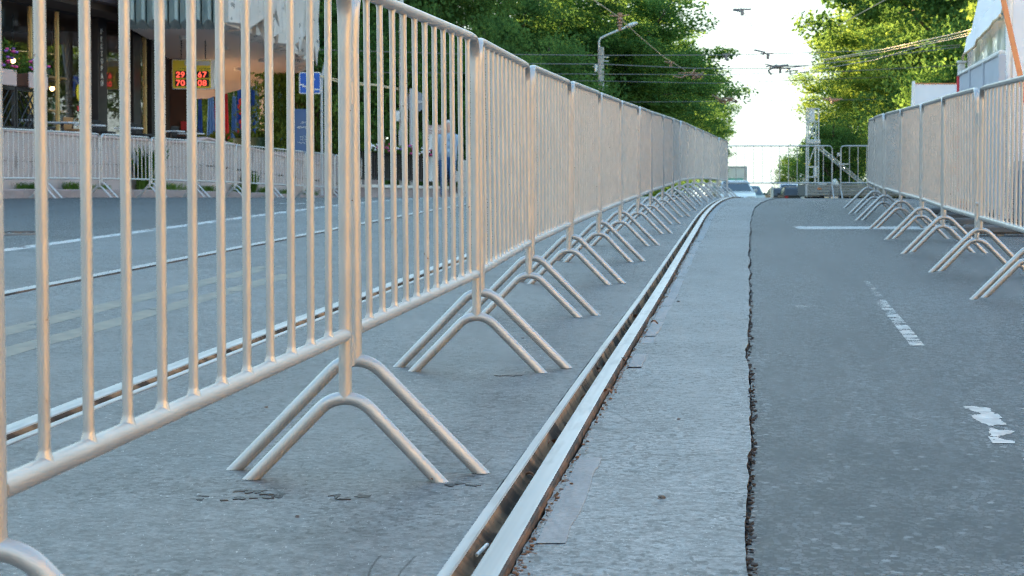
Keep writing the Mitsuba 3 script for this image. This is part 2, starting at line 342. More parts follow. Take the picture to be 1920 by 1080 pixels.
for off, mir, lab in ((0, False, 'near grooved tram rail right of the barrier row, shiny steel with rusty groove'),
                      (-1.522, True, 'second tram rail, running just behind the near row of barriers'),
                      (-3.552, False, 'third tram rail, the farthest one, beyond the yellow bands')):
    t = thing('tram_rail', lab, 'tram rail', 'grooved tram rails')
    obj('guard_lip', along(lip, off, mirror=mir), 'm_rail_top', t); obj('groove', along(gro, off, mirror=mir), 'm_rail_groove', t)
    obj('running_head', along(head, off, mirror=mir), 'm_rail_top', t); obj('rail_side', along(side, off, mirror=mir), 'm_rail_side', t)

# cement edging strips beside the near rail
for ys, w, lab in (((4.32, 5.52), .058, 'nearest'), ((7.85, 9.1), .05, 'second'), ((9.16, 10.9), .05, 'third'), ((10.95, 13.2), .052, 'fourth'), ((13.5, 18.5), .05, 'fifth'), ((18.7, 33.0), .06, 'farthest and longest')):
    yy = np.arange(ys[0], ys[1] + .001, .05 if ys[1] < 14 else .2)
    e0 = .146 + .006 * (meshkit.fbm(np.stack([yy * 3, yy * 0, yy * 0], -1)) - .5)
    e1 = e0 + w + .014 * (meshkit.fbm(np.stack([yy * 4, yy * 0 + 5, yy * 0], -1)) - .5)
    m, _ = sheet(PchipInterpolator(yy, e0), PchipInterpolator(yy, e1), yy, 4, zoff=-.0085, skirt=.004)
    single('edging_strip', m, 'm_cement', f'pale cement edging strip beside the near rail, {lab} from the camera', 'edging strip', 'edging strips beside the near rail', smooth=False)

# painted markings as thin worn sheets
def worn(u0, u1, ys, step, thr, seed, zoff, fu=25, fy=12, name='road_marking', m='m_road_paint', lab='', straight=None, taper=None):
    yy = np.arange(ys[0], ys[1], step[1]); uu = np.arange(u0, u1, step[0])
    Y, U = np.meshgrid(yy, uu, indexing='ij')
    keep = meshkit.fbm(np.stack([U * fu, Y * fy, U * 0 + seed], -1), 4) > (thr(Y, U) if callable(thr) else thr)
    Y, U = Y[keep], U[keep]
    def xy(u, y): return (Xr(y) + u) if straight is None else straight(u, y)
    c = np.array([[0, 0], [1, 0], [1, 1], [0, 1]])
    yv = Y[:, None] + c[None, :, 1] * step[1]; uv_ = U[:, None] + c[None, :, 0] * step[0]
    xv = xy(uv_, yv); v = np.stack([xv, yv, surf(xv, yv, *ROADS[zoff]) + .0013 if isinstance(zoff, str) else road(yv) + zoff], -1).reshape(-1, 3)
    b = np.arange(len(Y))[:, None] * 4
    mesh = tm(v, np.vstack([b + [0, 1, 2], b + [0, 2, 3]])); mesh.merge_vertices()
    k = single(name, mesh, m, lab, 'road marking', smooth=False)
worn(-5.33, -5.21, (-8, 60), (.03, .10), .30, 1, 'B', 14, 5, lab='long solid white line on the road beyond the tram tracks')
worn(-2.72, -2.58, (7.9, 14.5), (.010, .03), lambda y, u: .20 + .05 * np.clip(y - 11, 0, 9), 2, 'B', 8, 3, m='m_road_yellow', lab='farther of the two faded yellow bands between the tracks')
worn(-2.38, -2.24, (6.3, 13.5), (.010, .03), lambda y, u: .20 + .05 * np.clip(y - 10.5, 0, 9), 3, 'B', 8, 3, m='m_road_yellow', lab='nearer of the two faded yellow bands between the tracks')
sl = lambda u, y: 1.26 + .1135 * (y - 5.5) + u
worn(.016, .074, (8.85, 13.3), (.004, .016), lambda y, u: .45 + .036 * (y - 8.85) + 5.0 * np.clip(.066 - u - .011 * (13.3 - y), 0, 1), 4, 'E', 10, 30, straight=sl, lab='long worn white dash on the right carriageway')
worn(.03, .115, (5.9, 6.75), (.004, .009), lambda y, u: .31 + 7 * np.abs(u - .070 - .012 * np.sin(y * 7)), 15, 'E', 13, 9, straight=sl, lab='short ragged white patch nearest the right edge of the road')
worn(.075, .14, (5.15, 5.6), (.004, .009), lambda y, u: .32 + 6 * np.abs(u - .105), 6, 'E', 30, 22, straight=sl, lab='small white paint patch at the right picture edge')
worn(0, 2.6, (21.8, 22.5), (.03, .05), lambda y, u: .18 + .9 * np.clip(np.abs(y - 22.15) - .03 - u * .5, 0, 1), 7, 'E', 3, 3, straight=lambda u, y: 2.95 + u, lab='white stop line running under the right row of barriers')
worn(0, .42, (31.0, 31.35), (.03, .05), .25, 8, .004, 3, 3, straight=lambda u, y: -3.43 + u, lab='short white dash in the left lane')
worn(0, .12, (11.0, 11.08), (.01, .02), .52, 9, 'E', 25, 25, straight=lambda u, y: 1.47 + u, lab='tiny white paint fleck in the middle of the carriageway')

# ------------------------------------------------------------------ crowd barriers
H, LP, R, RB, RAIL = 1.2, 2.35, .0162, .0088, .352
def frame_mesh():
    rc = .075; z1 = H - R
    a = np.linspace(0, math.pi / 2, 9)
    left = [(0, z) for z in np.concatenate([[.27], np.linspace(.4, z1 - rc - .14, 4), np.linspace(z1 - rc - .12, z1 - rc - .01, 9)])]
    arc = [(rc - rc * math.cos(t), z1 - rc + rc * math.sin(t)) for t in a]
    half = left + arc + [(rc + .05, z1), (rc + .1, z1), (.4, z1)]
    pts = np.array(half + [(LP - x, z) for x, z in half[::-1]])
    pts[-1, 1] = .195
    d = np.minimum(np.hypot(pts[:, 0], pts[:, 1] - z1 + .0), np.hypot(LP - pts[:, 0], pts[:, 1] - z1))
    w = np.clip(1 - (d - .03) / .13, 0, 1); w = w * w * (3 - 2 * w)
    p3 = np.stack([pts[:, 0], pts[:, 0] * 0, pts[:, 1]], 1)
    return tube(p3, R, 18, lat=[0, 1, 0], flat=np.stack([1 - .34 * w, 1 + .16 * w], 1))
def hoop_mesh(half, apex, r=R):
    rad = .085; z1 = apex
    k = math.sqrt(.5); cz = z1 - rad
    arc = [(rad * math.sin(t), cz + rad * math.cos(t)) for t in np.linspace(-math.pi / 4, math.pi / 4, 11)]
    x45, z45 = arc[-1]
    end = (half, 0.0)
    left = [(-half, 0.0), (-(half * .5 + x45 * .5), z45 * .5)]
    pts = left + arc + [(-x, z) for x, z in left[::-1]]
    p3 = np.array([(0, y, z) for y, z in pts])
    return tube(p3, r, 16, lat=[1, 0, 0], close_to=0.0)
zb, zt = RAIL + R * .8, H - 2 * R + .004
bar_mesh = lathe([(0, zb - .004), (.0135, zb - .004), (.0115, zb + .004), (.0096, zb + .009), (RB, zb + .015), (RB, zt - .012), (.0108, zt), (0, zt)], 12)
bp = {'frame': mikit.ply(frame_mesh(), 'm_barrier', smooth=40),
      'bottom_rail': mikit.ply(tube([(.012, 0, RAIL), (LP - .012, 0, RAIL)], R, 18, lat=[0, 1, 0]), 'm_barrier', smooth=40),
      'tall_hoop': mikit.ply(hoop_mesh(.309, .276), 'm_barrier', smooth=40),
      'short_hoop': mikit.ply(hoop_mesh(.231, .200), 'm_barrier', smooth=40),
      'bar': mikit.ply(bar_mesh, 'm_barrier', smooth=40)}
hk = cat(box(LP + .012, LP + .085, -.004, .004, .955, 1.03, .003), box(LP + .077, LP + .085, -.004, .004, .90, .96, .003))
hk2 = cat(box(LP + .012, LP + .080, -.004, .004, .30, .325, .003), tube([(LP + .082, 0, .27), (LP + .082, 0, .345)], .0065, 8), trimesh.creation.icosphere(1, .012).apply_translation([LP + .03, 0, .44]))
bp['hook'] = mikit.ply(hk, 'm_barrier', smooth=30); bp['hinge'] = mikit.ply(hk2, 'm_barrier', smooth=30)
pale = {k: {**v, 'bsdf': {'type': 'ref', 'id': 'm_zinc_pale'}} for k, v in bp.items()}
def barrier(a, b, label, group, parts=bp, hooks=True, dz=0.0):
    """One barrier from its tall-hoop end a towards b (ground points x, y)."""
    A = np.array([a[0], a[1], float(road(a[1])) + dz]); B = np.array([b[0], b[1], float(road(b[1])) + dz])
    x = (B - A) / np.linalg.norm(B - A); y = np.cross([0, 0, 1.0], x); y /= np.linalg.norm(y); z = np.cross(x, y)
    ro = math.radians(.45) * rng.normal(); y, z = y * math.cos(ro) + z * math.sin(ro), z * math.cos(ro) - y * math.sin(ro); A[2] -= .002 * rng.random()
    M = np.eye(4); M[:3, 0], M[:3, 1], M[:3, 2], M[:3, 3] = x, y, z, A
    t = thing('crowd_barrier', label, 'barrier', group)
    for n in ('frame', 'bottom_rail', 'tall_hoop', 'short_hoop') + (('hook', 'hinge') if hooks else ()):
        W = M
        if n == 'short_hoop': W = M @ np.array([[1, 0, 0, LP], [0, 1, 0, 0], [0, 0, 1, 0], [0, 0, 0, 1.0]])
        obj(n, {**parts[n], 'to_world': T(W)}, None, t)
    for k in range(1, 12):
        W = M @ np.array([[1, 0, 0, LP * k / 12], [0, 1, 0, 0], [0, 0, 1, 0], [0, 0, 0, 1.0]])
        obj('bar', {**parts['bar'], 'to_world': T(W)}, None, t)
ORD = ['first', 'second', 'third', 'fourth', 'fifth', 'sixth', 'seventh', 'eighth', 'ninth', 'tenth', 'eleventh', 'twelfth', 'thirteenth', 'fourteenth', 'fifteenth', 'sixteenth', 'seventeenth', 'eighteenth', 'nineteenth']
JIT = lambda J: [(x_ + (.012 * rng.normal() if k_ > 3 else 0), y_) for k_, (x_, y_) in enumerate(J)]
LJ = JIT([(-.97, .21), (-.68, 2.69), (-.39, 5.17), (-.116, 7.65), (.088, 10.13), (.340, 12.62), (.622, 15.12), (.905, 17.6), (1.195, 20.1), (1.480, 22.6), (1.772, 25.1), (2.062, 27.6), (2.365, 30.1), (2.685, 32.6), (2.99, 35.1), (3.34, 37.6), (3.72, 40.1), (4.12, 42.55), (4.53, 45.0)])
for k in range(1, len(LJ) - 1):
    a, b = np.array(LJ[k]), np.array(LJ[k + 1]); d = (b - a) / np.linalg.norm(b - a)
    barrier(a + d * .07, b, f'silver barrier in the row left of the near rail, {ORD[k - 1]} from the camera', 'crowd barriers left of the near rail')
RJ = JIT([(2.47, 8.82), (2.76, 11.33), (3.03, 13.84), (3.31, 16.36), (3.60, 18.87), (3.885, 21.38), (4.18, 23.88), (4.48, 26.37), (4.80, 28.85)])
for k in range(len(RJ) - 1):
    a, b = np.array(RJ[k]), np.array(RJ[k + 1]); d = (a - b) / np.linalg.norm(b - a)
    barrier(b + d * .07, a, f'bluish silver barrier in the right row before the tent, {ORD[k]} from the camera', 'crowd barriers in the right row')
barrier((7.19, 48.0), (4.84, 48.0), 'barrier set across the road, the left one, in front of the white car', 'barriers across the road')
barrier((9.74, 48.15), (7.38, 48.05), 'barrier set across the road, the right one, before the truck bed', 'barriers across the road')
for k in range(-1, 8):
    a = np.array([-8.24 + .5299 * (k - 0), 37.6 + 2.402 * (k - 0)]); d = np.array([.2154, .9765])
    barrier(a + d * .07, a + d * 2.42, f'pale barrier along the kerb by the marble wall, {ORD[k + 1]} from the left', 'barriers along the left kerb', pale)

# ------------------------------------------------------------------ left kerb and marble wall (s along it, o towards the street)
U_, N_ = np.array([.2154, .9765]), np.array([.9765, -.2154])
def wl(m):    # a mesh in (s, o, z) into the world
    m = m.copy(); v = m.vertices.copy(); xy = np.array([-8.24, 37.6]) + v[:, :1] * U_ + v[:, 1:2] * N_
    m.vertices = np.column_stack([xy, v[:, 2]]); m.invert(); return m
def sbx(s0, s1, o0, o1, z0, z1, bev=0): return wl(box(s0, s1, o0, o1, z0, z1, bev))
def ys_of(s): return 37.6 + .9765 * s
kb = thing('kerb', 'pinkish granite kerb below the marble wall', 'kerb')
for k in range(-8, 27):
    z = float(road(ys_of(k + .5)))
    obj('stone', sbx(k + .006, k + .994, -.68, -.40 + .008 * rng.random(), z - .15, z + .150 + .012 * rng.random(), .012), 'm_granite', kb)
wall = thing('marble_wall', 'low wall of pinkish marble slabs behind the left barriers', 'wall')
def wall_top(s): return 2.05 if s < 10.2 else (2.19 if s < 10.9 else 2.19 - (s - 10.9) * .0545)
for k in range(-8, 25):
    z0 = float(road(ys_of(k + .5))) + .1
    for r, (a, b) in enumerate(((.0, .52), (.52, 1.0))):
        h = wall_top(k + .5) - .05 - z0
        off = .004 * rng.random()
        obj('slab', sbx(k + .5 * r + .004, k + .5 * r + .996, -1.16, -1.10 + off, z0 + a * h + .003, z0 + b * h - .003, .005), 'm_marble', wall)
    v = box(k + .003, k + 1.203 - .206, -1.44, -1.07, -.05, 0, .008)
    v.vertices[:, 2] += np.array([wall_top(s) for s in v.vertices[:, 0]])
    obj('coping', wl(v), 'm_pink_stone', wall)
core = box(-8, 25, -1.40, -1.165, .4, 1.62); obj('core', wl(core), 'm_dirt', wall)
def tuft(n, r, h, seed):
    g = np.random.default_rng(seed); vs, fs = [], []
    for i in range(n):
        a = g.random() * 6.283; d = r * math.sqrt(g.random()); p = np.array([d * math.cos(a), d * math.sin(a), 0]); l = h * (.4 + .6 * g.random()); w = .012 + .012 * g.random()
        t = g.normal(0, .4, 2); e = np.array([math.cos(a + 1.5), math.sin(a + 1.5), 0]) * w
        b = len(vs); vs += [p - e, p + e, p + [t[0] * l * .5, t[1] * l * .5, l * .7] + e, p + [t[0] * l, t[1] * l, l]]
        fs += [[b, b + 1, b + 2], [b, b + 2, b + 3]]
    return tm(vs, fs)
for n_, (s, hh, rr) in enumerate(((1.3, .16, .5), (3.2, .18, .35), (4.6, .12, .5), (6.8, .34, .38), (7.05, 1.0, .22), (8.6, .22, .6), (10.6, .18, .45), (12.8, .26, .5), (13.6, .6, .2), (14.6, .22, .5), (16.2, .2, .45), (18.2, .2, .5))):
    g = tuft(170, rr, hh, n_); g.vertices[:, 1] *= .28; g.vertices[:, 0] += s; g.vertices[:, 1] -= .92; g.vertices[:, 2] += float(road(ys_of(s))) + .145
    single('weed', wl(g), 'm_leaf_grass', f'green weeds at the foot of the marble wall, {ORD[n_]} clump from the left', 'weeds', 'weeds along the wall foot', smooth=False)

# ------------------------------------------------------------------ the commercial building on the left
bld = thing('cafe_building', 'concrete commercial building with dark glazed cafe and overhanging upper storey', 'building')
FO = -4.0     # the glazed front
obj('terrace', sbx(-9, 26, -11, -1.44, 1.5, 1.99), 'm_granite', bld)
for s0, s1 in ((-6, .9),): pass
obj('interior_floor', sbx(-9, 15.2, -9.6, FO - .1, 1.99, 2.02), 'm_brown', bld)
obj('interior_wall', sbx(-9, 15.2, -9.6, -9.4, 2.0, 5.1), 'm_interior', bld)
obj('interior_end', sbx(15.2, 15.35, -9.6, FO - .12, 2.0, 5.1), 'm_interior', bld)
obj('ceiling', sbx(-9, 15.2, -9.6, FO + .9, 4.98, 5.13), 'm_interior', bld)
obj('beam', sbx(-9, 15.2, FO + .9, FO + 1.15, 5.13, 5.36), 'm_beam', bld)
obj('fascia', sbx(-9, 15.2, FO - 4, FO + .95, 5.36, 9.0), 'm_green_paint', bld)
for s0, s1 in ((8.29, 8.6), (11.39, 11.9), (13.5, 13.95), (14.66, 15.3)):
    obj('pillar', sbx(s0, s1, FO - .12, FO + .12, 2.0, 4.98, .01), 'm_dark_metal', bld)
for s in (3.6, 5.8, 8.03, 9.39, 10.76, 13.09, 14.46):
    obj('mullion', sbx(s - .03, s + .03, FO - .03, FO + .05, 2.0, 4.94, .006), 'm_gold', bld)
edges = [-6, 3.6, 5.8, 8.03, 8.6, 9.39, 10.76, 11.39, 11.9, 13.09, 13.5, 13.95, 14.46]
for a, b in zip(edges[:-1], edges[1:]):
    if b - a < .45: continue
    g = tm([(a + .03, FO, 2.0), (b - .03, FO, 2.0), (b - .03, FO, 4.94), (a + .03, FO, 4.94)], [[0, 1, 2], [0, 2, 3]])
    obj('pane', wl(g), 'm_glass', bld, smooth=False)
    obj('transom', sbx(a + .03, b - .03, FO - .03, FO + .03, 4.94, 4.98), 'm_dark_metal', bld)
for s0, s1, z in ((9.5, 10.7, 2.75), (12.0, 13.0, 2.62), (9.5, 10.7, 3.5), (3.8, 7.9, 3.3), (3.8, 7.9, 3.65)):
    obj('shelf', sbx(s0, s1, FO - .75, FO - .35, z, z + .05), 'm_wood', bld)
for k in range(9):
    s = (9.65, 9.9, 10.4, 12.1, 12.35, 12.65, 9.7, 10.1, 10.5)[k]; z = (2.8, 2.8, 2.8, 2.67, 2.67, 2.67, 3.55, 3.55, 3.55)[k]
    bt = lathe([(0, 0), (.04, 0), (.045, .02), (.045, .17), (.016, .23), (.016, .29), (0, .29)], 10); bt.apply_translation([s, FO - .55, z])
    single('bottle', wl(bt), 'm_green_paint', f'dark bottle on the {("lower left", "right", "upper left")[k // 3]} shelf inside the cafe, {ORD[k % 3]} from the left', 'bottle', 'bottles on the cafe shelves')
lt = cat(*[moved(upright(meshkit.text_mesh(c, .12, .01, True)), 0, 0, -.17 * k) for k, c in enumerate('PECTOPAH')])
lt.vertices = np.column_stack([lt.vertices[:, 0] + 11.52, FO + .13 - lt.vertices[:, 1], lt.vertices[:, 2] + 4.6])
obj('lettering', wl(lt), 'm_offwhite', bld, label='vertical white lettering on the dark pillar')
obj('round_sticker', wl(upright(trimesh.creation.cylinder(.12, .01)).apply_transform(np.diag([1, 1, 1.6, 1])).apply_translation([10.5, FO + .02, 3.2])), 'm_yellow', bld)
obj('square_sticker', sbx(10.45, 10.56, FO + .005, FO + .012, 2.78, 2.9), 'm_red', bld)
obj('column', trimesh.creation.cylinder(.09, 2.75, sections=16).apply_translation([-8.32, 50.5, 3.37]), 'm_offwhite', bld)
for k, (s_, o_, z_) in enumerate(((5.0, -5.6, 3.9), (6.9, -5.4, 3.75), (9.9, -5.3, 3.9), (10.3, -5.9, 3.3), (12.4, -5.5, 3.4), (4.2, -6.5, 3.2))):
    t = thing('pendant_lamp', f'warm lit pendant lamp inside the cafe, {ORD[k]} of six', 'lamp', 'pendant lamps inside the cafe'); k_ = obj('bulb', wl(trimesh.creation.icosphere(2, .055).apply_translation([s_, o_, z_])), 'm_white', t); scene[k_]['emitter'] = {'type': 'area', 'radiance': {'type': 'rgb', 'value': [.5, .3, .12]}}
    obj('cord', wl(rod((s_, o_, z_ + .1), (s_, o_, 4.98), .012, 6)), 'm_black', t); obj('shade', wl(lathe([(.05, .14), (.16, .04), (.17, .04), (.06, .15)], 16).apply_translation([s_, o_, z_])), 'm_gold', t)
# entrance recess behind the currency board
obj('recess_wall', box(-12, -8.95, 60.0, 60.3, 1.9, 4.7), 'm_brown', bld)
obj('recess_side', box(-9.75, -9.6, 53.4, 60.0, 1.9, 4.7), 'm_interior', bld)
obj('door_sign', box(-9.28, -9.0, 59.9, 59.97, 2.70, 2.95), 'm_red', bld)
# the overhanging storey
foot = [(-8.76, 48.0), (-6.42, 48.15), (-6.22, 50.3), (-5.98, 54.0), (-5.82, 58.0), (-5.95, 62.0), (-6.5, 66.0), (-7.2, 68.8), (-9, 74.5), (-12.0, 84), (-13.2, 84), (-9.95, 60), (-8.95, 53.2)]
sof = extrude(Polygon(foot), .12); sof.apply_translation([0, 0, 4.70]); obj('soffit', sof, 'm_soffit', bld)
tower = extrude(Polygon([(-6.9, 49), (-6.7, 62), (-8.2, 69), (-12.5, 83), (-46, 83), (-46, 49)]), 6.6); tower.apply_translation([0, 0, 9.02]); obj('tower', tower, 'm_concrete', bld)
core = extrude(Polygon(foot).buffer(-.35), 4.2); core.apply_translation([0, 0, 4.82]); obj('upper_storey', core, 'm_beam', bld)
for k in range(9):
    x0 = -8.62 + k * .245
    fin = extrude([(0, .0), (.15, -.16), (.21, -.12), (.21, .5), (.0, .5)], 4.0)
    v = fin.vertices.copy(); v[:, 2] = np.where(v[:, 2] < .1, 4.62 + .30 * np.clip(-v[:, 1] * 2 + .25, 0, 1) - .02, 9.0); v[:, 0] += x0; v[:, 1] += 47.72; fin.vertices = v
    obj('fin', fin, 'm_fin', bld)
path = np.array([(-6.42, 48.0), (-6.22, 50.3), (-5.98, 54.0), (-5.82, 58.0), (-5.95, 62.0), (-6.5, 66.0), (-7.2, 68.8)])
ls = LineString(path); seg = np.linspace(0, ls.length, 15)
for k in range(14):
    a, b = np.array(ls.interpolate(seg[k]).coords[0]), np.array(ls.interpolate(seg[k + 1]).coords[0])
    d = (b - a) / np.linalg.norm(b - a); nrm = np.array([d[1], -d[0]]); out = .05 + .30 * (k % 2) + .12 * rng.random(); tilt = (.22 if k % 3 else -.1)
    lo = 4.66 - .03 * (k % 3)
    pr = [(a, -.3, lo), (b, -.3, lo), (b, out, lo + .16 + .35 * (k % 2)), (a, out * .55, lo + .08), (a, -.3, 8.6), (b, -.3, 8.6), (b, out + tilt, 8.6), (a, out * .55 + tilt, 8.6)]
    m = trimesh.Trimesh([np.append(p + nrm * o, z) for p, o, z in pr]).convex_hull
    obj('concrete_panel', m, 'm_concrete', bld, smooth=False)
for k in range(22):     # the splintered relief on the concrete band
    t = seg[1] + (seg[8] - seg[1]) * rng.random(); p = np.array(ls.interpolate(t).coords[0]); z = 5.0 + 1.9 * rng.random() ** 1.3; l = .35 + .5 * rng.random()
    c = np.array([p[0] + .28 + .12 * rng.random(), p[1], z]); dirn = np.array([.12 * rng.normal(), .35 * rng.normal(), 1.0]); dirn /= np.linalg.norm(dirn); w = np.array([.05, .11, 0]) * (.6 + rng.random())
    m = trimesh.Trimesh([c - dirn * l, c + w, c - w * [.3, 1, 1], c + dirn * l, c + [.10, 0, 0], c - [.25, 0, 0]]).convex_hull
    obj('shard', m, 'm_concrete', bld, smooth=False)
for x, y in ((-7.4, 55), (-7.0, 60), (-8.2, 64), (-7.9, 51.5)):
    obj('downlight', trimesh.creation.cylinder(.12, .1, sections=16).apply_translation([x, y, 4.66]), 'm_offwhite', bld)
# currency board hung under the overhang
cb = thing('currency_board', 'yellow exchange rate board with red lit digits under the overhang', 'sign')
obj('case', box(-8.42, -7.36, 53.0, 53.16, 3.50, 4.23, .01), 'm_white', cb)
obj('face', box(-8.40, -7.46, 52.985, 53.0, 3.52, 4.21), 'm_yellow', cb)
obj('title_strip', box(-8.10, -7.47, 52.977, 52.985, 4.08, 4.19), 'm_offwhite', cb)
obj('small_print', cat(text_up('покупка', .045, -8.28, 52.984, 3.985), text_up('продажа', .045, -7.74, 52.984, 3.985), text_up('$', .12, -7.98, 52.984, 3.80, True), text_up('€', .12, -7.98, 52.984, 3.60, True)), 'm_green_paint', cb)
for z in (3.79, 3.585): obj('digit_window', cat(box(-8.34, -8.04, 52.976, 52.984, z - .02, z + .15), box(-7.80, -7.50, 52.976, 52.984, z - .02, z + .15)), 'm_black', cb)
dg = cat(*[text_up(s, .132, x, 52.976, z - .002, True) for s, x, z in (('29', -8.33, 3.79), ('70', -8.33, 3.585), ('67', -7.79, 3.79), ('08', -7.79, 3.585))])
k_ = obj('digits', dg, 'm_red', cb); scene[k_]['emitter'] = {'type': 'area', 'radiance': {'type': 'rgb', 'value': [.075, .007, .004]}}
for x in (-8.2, -7.6): obj('hanger', rod((x, 53.08, 4.23), (x, 53.08, 4.71), .015), 'm_dark_metal', cb)
# terrace: trellis, flower boxes, tables
tr = thing('trellis', 'black lattice trellis on the terrace edge under the flower boxes', 'trellis')
for s0 in (-2.4, -1.1, .2, 1.5):
    obj('frame', wl(cat(box(s0, s0 + .05, -1.28, -1.22, 2.05, 2.84), box(s0 + 1.2, s0 + 1.25, -1.28, -1.22, 2.05, 2.84), box(s0 + .05, s0 + 1.2, -1.28, -1.22, 2.05, 2.11), box(s0 + .05, s0 + 1.2, -1.28, -1.22, 2.78, 2.84))), 'm_dark_metal', tr)
    for k in range(5):
        for sg in (1, -1):
            a = s0 + .06 + .24 * k; x0, x1 = (a, a + .24 * 3) if sg > 0 else (a + .24, a - .48)
            x0, x1 = np.clip([x0, x1], s0 + .03, s0 + 1.22)
            zz = 2.11 + .67 * min(1, abs(x1 - x0) / .72)
            if abs(x1 - x0) > .2: obj('slat', wl(rod((x0, -1.25 + .012 * sg, 2.11), (x1, -1.25 + .012 * sg, zz), .016, 6)), 'm_black', tr)
def flowers(t, s0, s1, o, z, n, seed, cols, hgt=.35):
    g = np.random.default_rng(seed); vs, fs = [], []
    for i in range(n):
        p = np.array([s0 + (s1 - s0) * g.random(), o + .1 * g.normal(), z + hgt * g.random() ** 1.4]); d = g.normal(size=3); d /= np.linalg.norm(d); e = np.cross(d, g.normal(size=3)); e /= np.linalg.norm(e); L = .05 + .05 * g.random()
        b = len(vs); vs += [p, p + d * L * .5 + e * L * .3, p + d * L, p + d * L * .5 - e * L * .3]; fs += [[b, b + 1, b + 2], [b, b + 2, b + 3]]
    obj('foliage', wl(tm(vs, fs)), 'm_leaf_grass', t, False)
    for c in cols:
        b = [trimesh.creation.icosphere(1, .03 + .02 * g.random()).apply_transform(np.diag([1, 1, .6, 1])).apply_translation([s0 + (s1 - s0) * g.random(), o + .12 + .06 * g.random(), z + .1 + hgt * .6 * g.random()]) for _ in range(9)]
        obj('blossoms', wl(cat(*b)), c, t)
for k, s0 in enumerate((-2.3, -1.0, .35, 1.68)):
    fb = thing('flower_box', f'pinkish flower box with purple flowers above the trellis, {ORD[k]} from the left', 'flower box', 'flower boxes above the trellis')
    obj('box', sbx(s0, s0 + .82, -1.36, -1.06, 2.86, 3.10, .01), 'm_brown', fb)
    obj('front_panel', sbx(s0 - .03, s0 + .78, -1.06, -1.03, 2.83, 3.12, .01), 'm_pink_stone', fb)
    flowers(fb, s0, s0 + .8, -1.2, 3.08, 420, 40 + k, ['m_petal_purple', 'm_petal_pink'], .55 if k == 2 else .32)
for k, (s, o) in enumerate(((3.6, -2.0), (5.0, -1.9), (6.6, -2.0), (8.4, -1.9), (10.6, -1.8), (12.4, -2.0))):
    t = thing('cafe_table', f'small cafe table on the terrace behind the marble wall, {ORD[k]} from the left', 'table', 'cafe tables on the terrace')
    obj('tabletop', wl(box(s - .25, s + .25, o - .25, o + .25, 2.29, 2.32, .01)), 'm_lamp_grey', t); obj('leg', wl(rod((s, o, 1.99), (s, o, 2.31), .03)), 'm_dark_metal', t)
    c = thing('cafe_chair', f'dark cafe chair on the terrace, beside the {ORD[k]} table from the left', 'chair', 'cafe chairs on the terrace')
    s2 = s + .62
    obj('seat', wl(box(s2 - .22, s2 + .22, o - .22, o + .22, 2.16, 2.20, .01)), 'm_wood' if k == 1 else 'm_black', c)
    bk = box(-.22, .22, -.02, .02, 2.2, 2.44, .01); bk.vertices[:, 1] += (bk.vertices[:, 2] - 2.2) * .25; bk = moved(bk, s2, 0, 0); bk.vertices = np.column_stack([bk.vertices[:, 0], bk.vertices[:, 1] + o - .2, bk.vertices[:, 2]])
    obj('backrest', wl(bk), 'm_wood' if k == 1 else 'm_black', c)
    for dx in (-.19, .19):
        for dy in (-.19, .19): obj('leg', wl(rod((s2 + dx, o + dy, 1.99), (s2 + dx, o + dy, 2.16), .013, 6)), 'm_dark_metal', c)

# flags, white column and planters farther along the terrace
def flag(x, y, w, z0, z1, m, lab, seed, slant=0.0):
    g = np.random.default_rng(seed); nx, nz = 22, 10; u, vv = np.meshgrid(np.linspace(0, 1, nx), np.linspace(0, 1, nz)); ph = g.random() * 6
    wd = w * (.55 + .45 * vv)
    X = x + (u - .5) * wd + slant * vv; Y = y + .05 * np.sin(u * 17 + ph) * (.4 + vv) ; Z = z1 + (z0 - z1) * vv - .05 * np.abs(np.sin(u * 8 + ph))
    i, j = np.meshgrid(np.arange(nz - 1), np.arange(nx - 1), indexing='ij'); q = np.stack([i * nx + j, i * nx + j + 1, (i + 1) * nx + j + 1, (i + 1) * nx + j], -1).reshape(-1, 4)
    f0 = tm(np.stack([X, Y, Z], -1).reshape(-1, 3), np.vstack([q[:, :3], q[:, [0, 2, 3]]]))
    t = thing('flag', lab, 'flag', 'flags under the overhang')
    obj('cloth', f0, m, t, True); obj('pole', rod((x - w * .1, y + .08, 1.9), (x - w * .1, y + .08, z1 + .1), .02), 'm_offwhite', t)
for k, (x, w, z1, z0, m, lab) in enumerate(((-10.72, .18, 4.3, 2.9, 'm_blue', 'narrow blue flag, leftmost under the overhang'), (-10.36, .3, 4.3, 2.95, 'm_sky_blue', 'light blue flag beside the crimson one under the overhang'), (-10.16, .26, 4.35, 2.9, 'm_red', 'crimson flag, left one of two red flags'),
                                     (-9.86, .3, 4.3, 2.85, 'm_red', 'red flag behind the railing, right one of two red flags'), (-9.56, .22, 4.2, 2.9, 'm_sky_blue', 'pale blue flag in the middle of the flag row'), (-9.36, .34, 4.5, 2.75, 'm_blue', 'dark blue flag with red pattern'),
                                     (-9.10, .30, 4.5, 2.9, 'm_offwhite', 'white flag between two blue flags'), (-8.92, .2, 4.5, 2.3, 'm_blue', 'blue flag, rightmost of the flag row'))):
    flag(x * 1.143, 84 + .15 * (k % 3), w * 1.2, .792 + (z0 - .792) * 1.143, .792 + (z1 - .792) * 1.143 + .15, m, lab, 80 + k)
for k in range(7): obj('red_patch', trimesh.creation.icosphere(1, .06 + .04 * rng.random()).apply_transform(np.diag([1, .12, 1.5, 1])).apply_translation([-10.7 + .10 * rng.normal(), 84.2, 3.4 + 1.4 * k / 7]), 'm_red', 'flag_005')
wc = thing('advertising_column', 'white cylindrical column with blue edge strips behind the terrace', 'column')
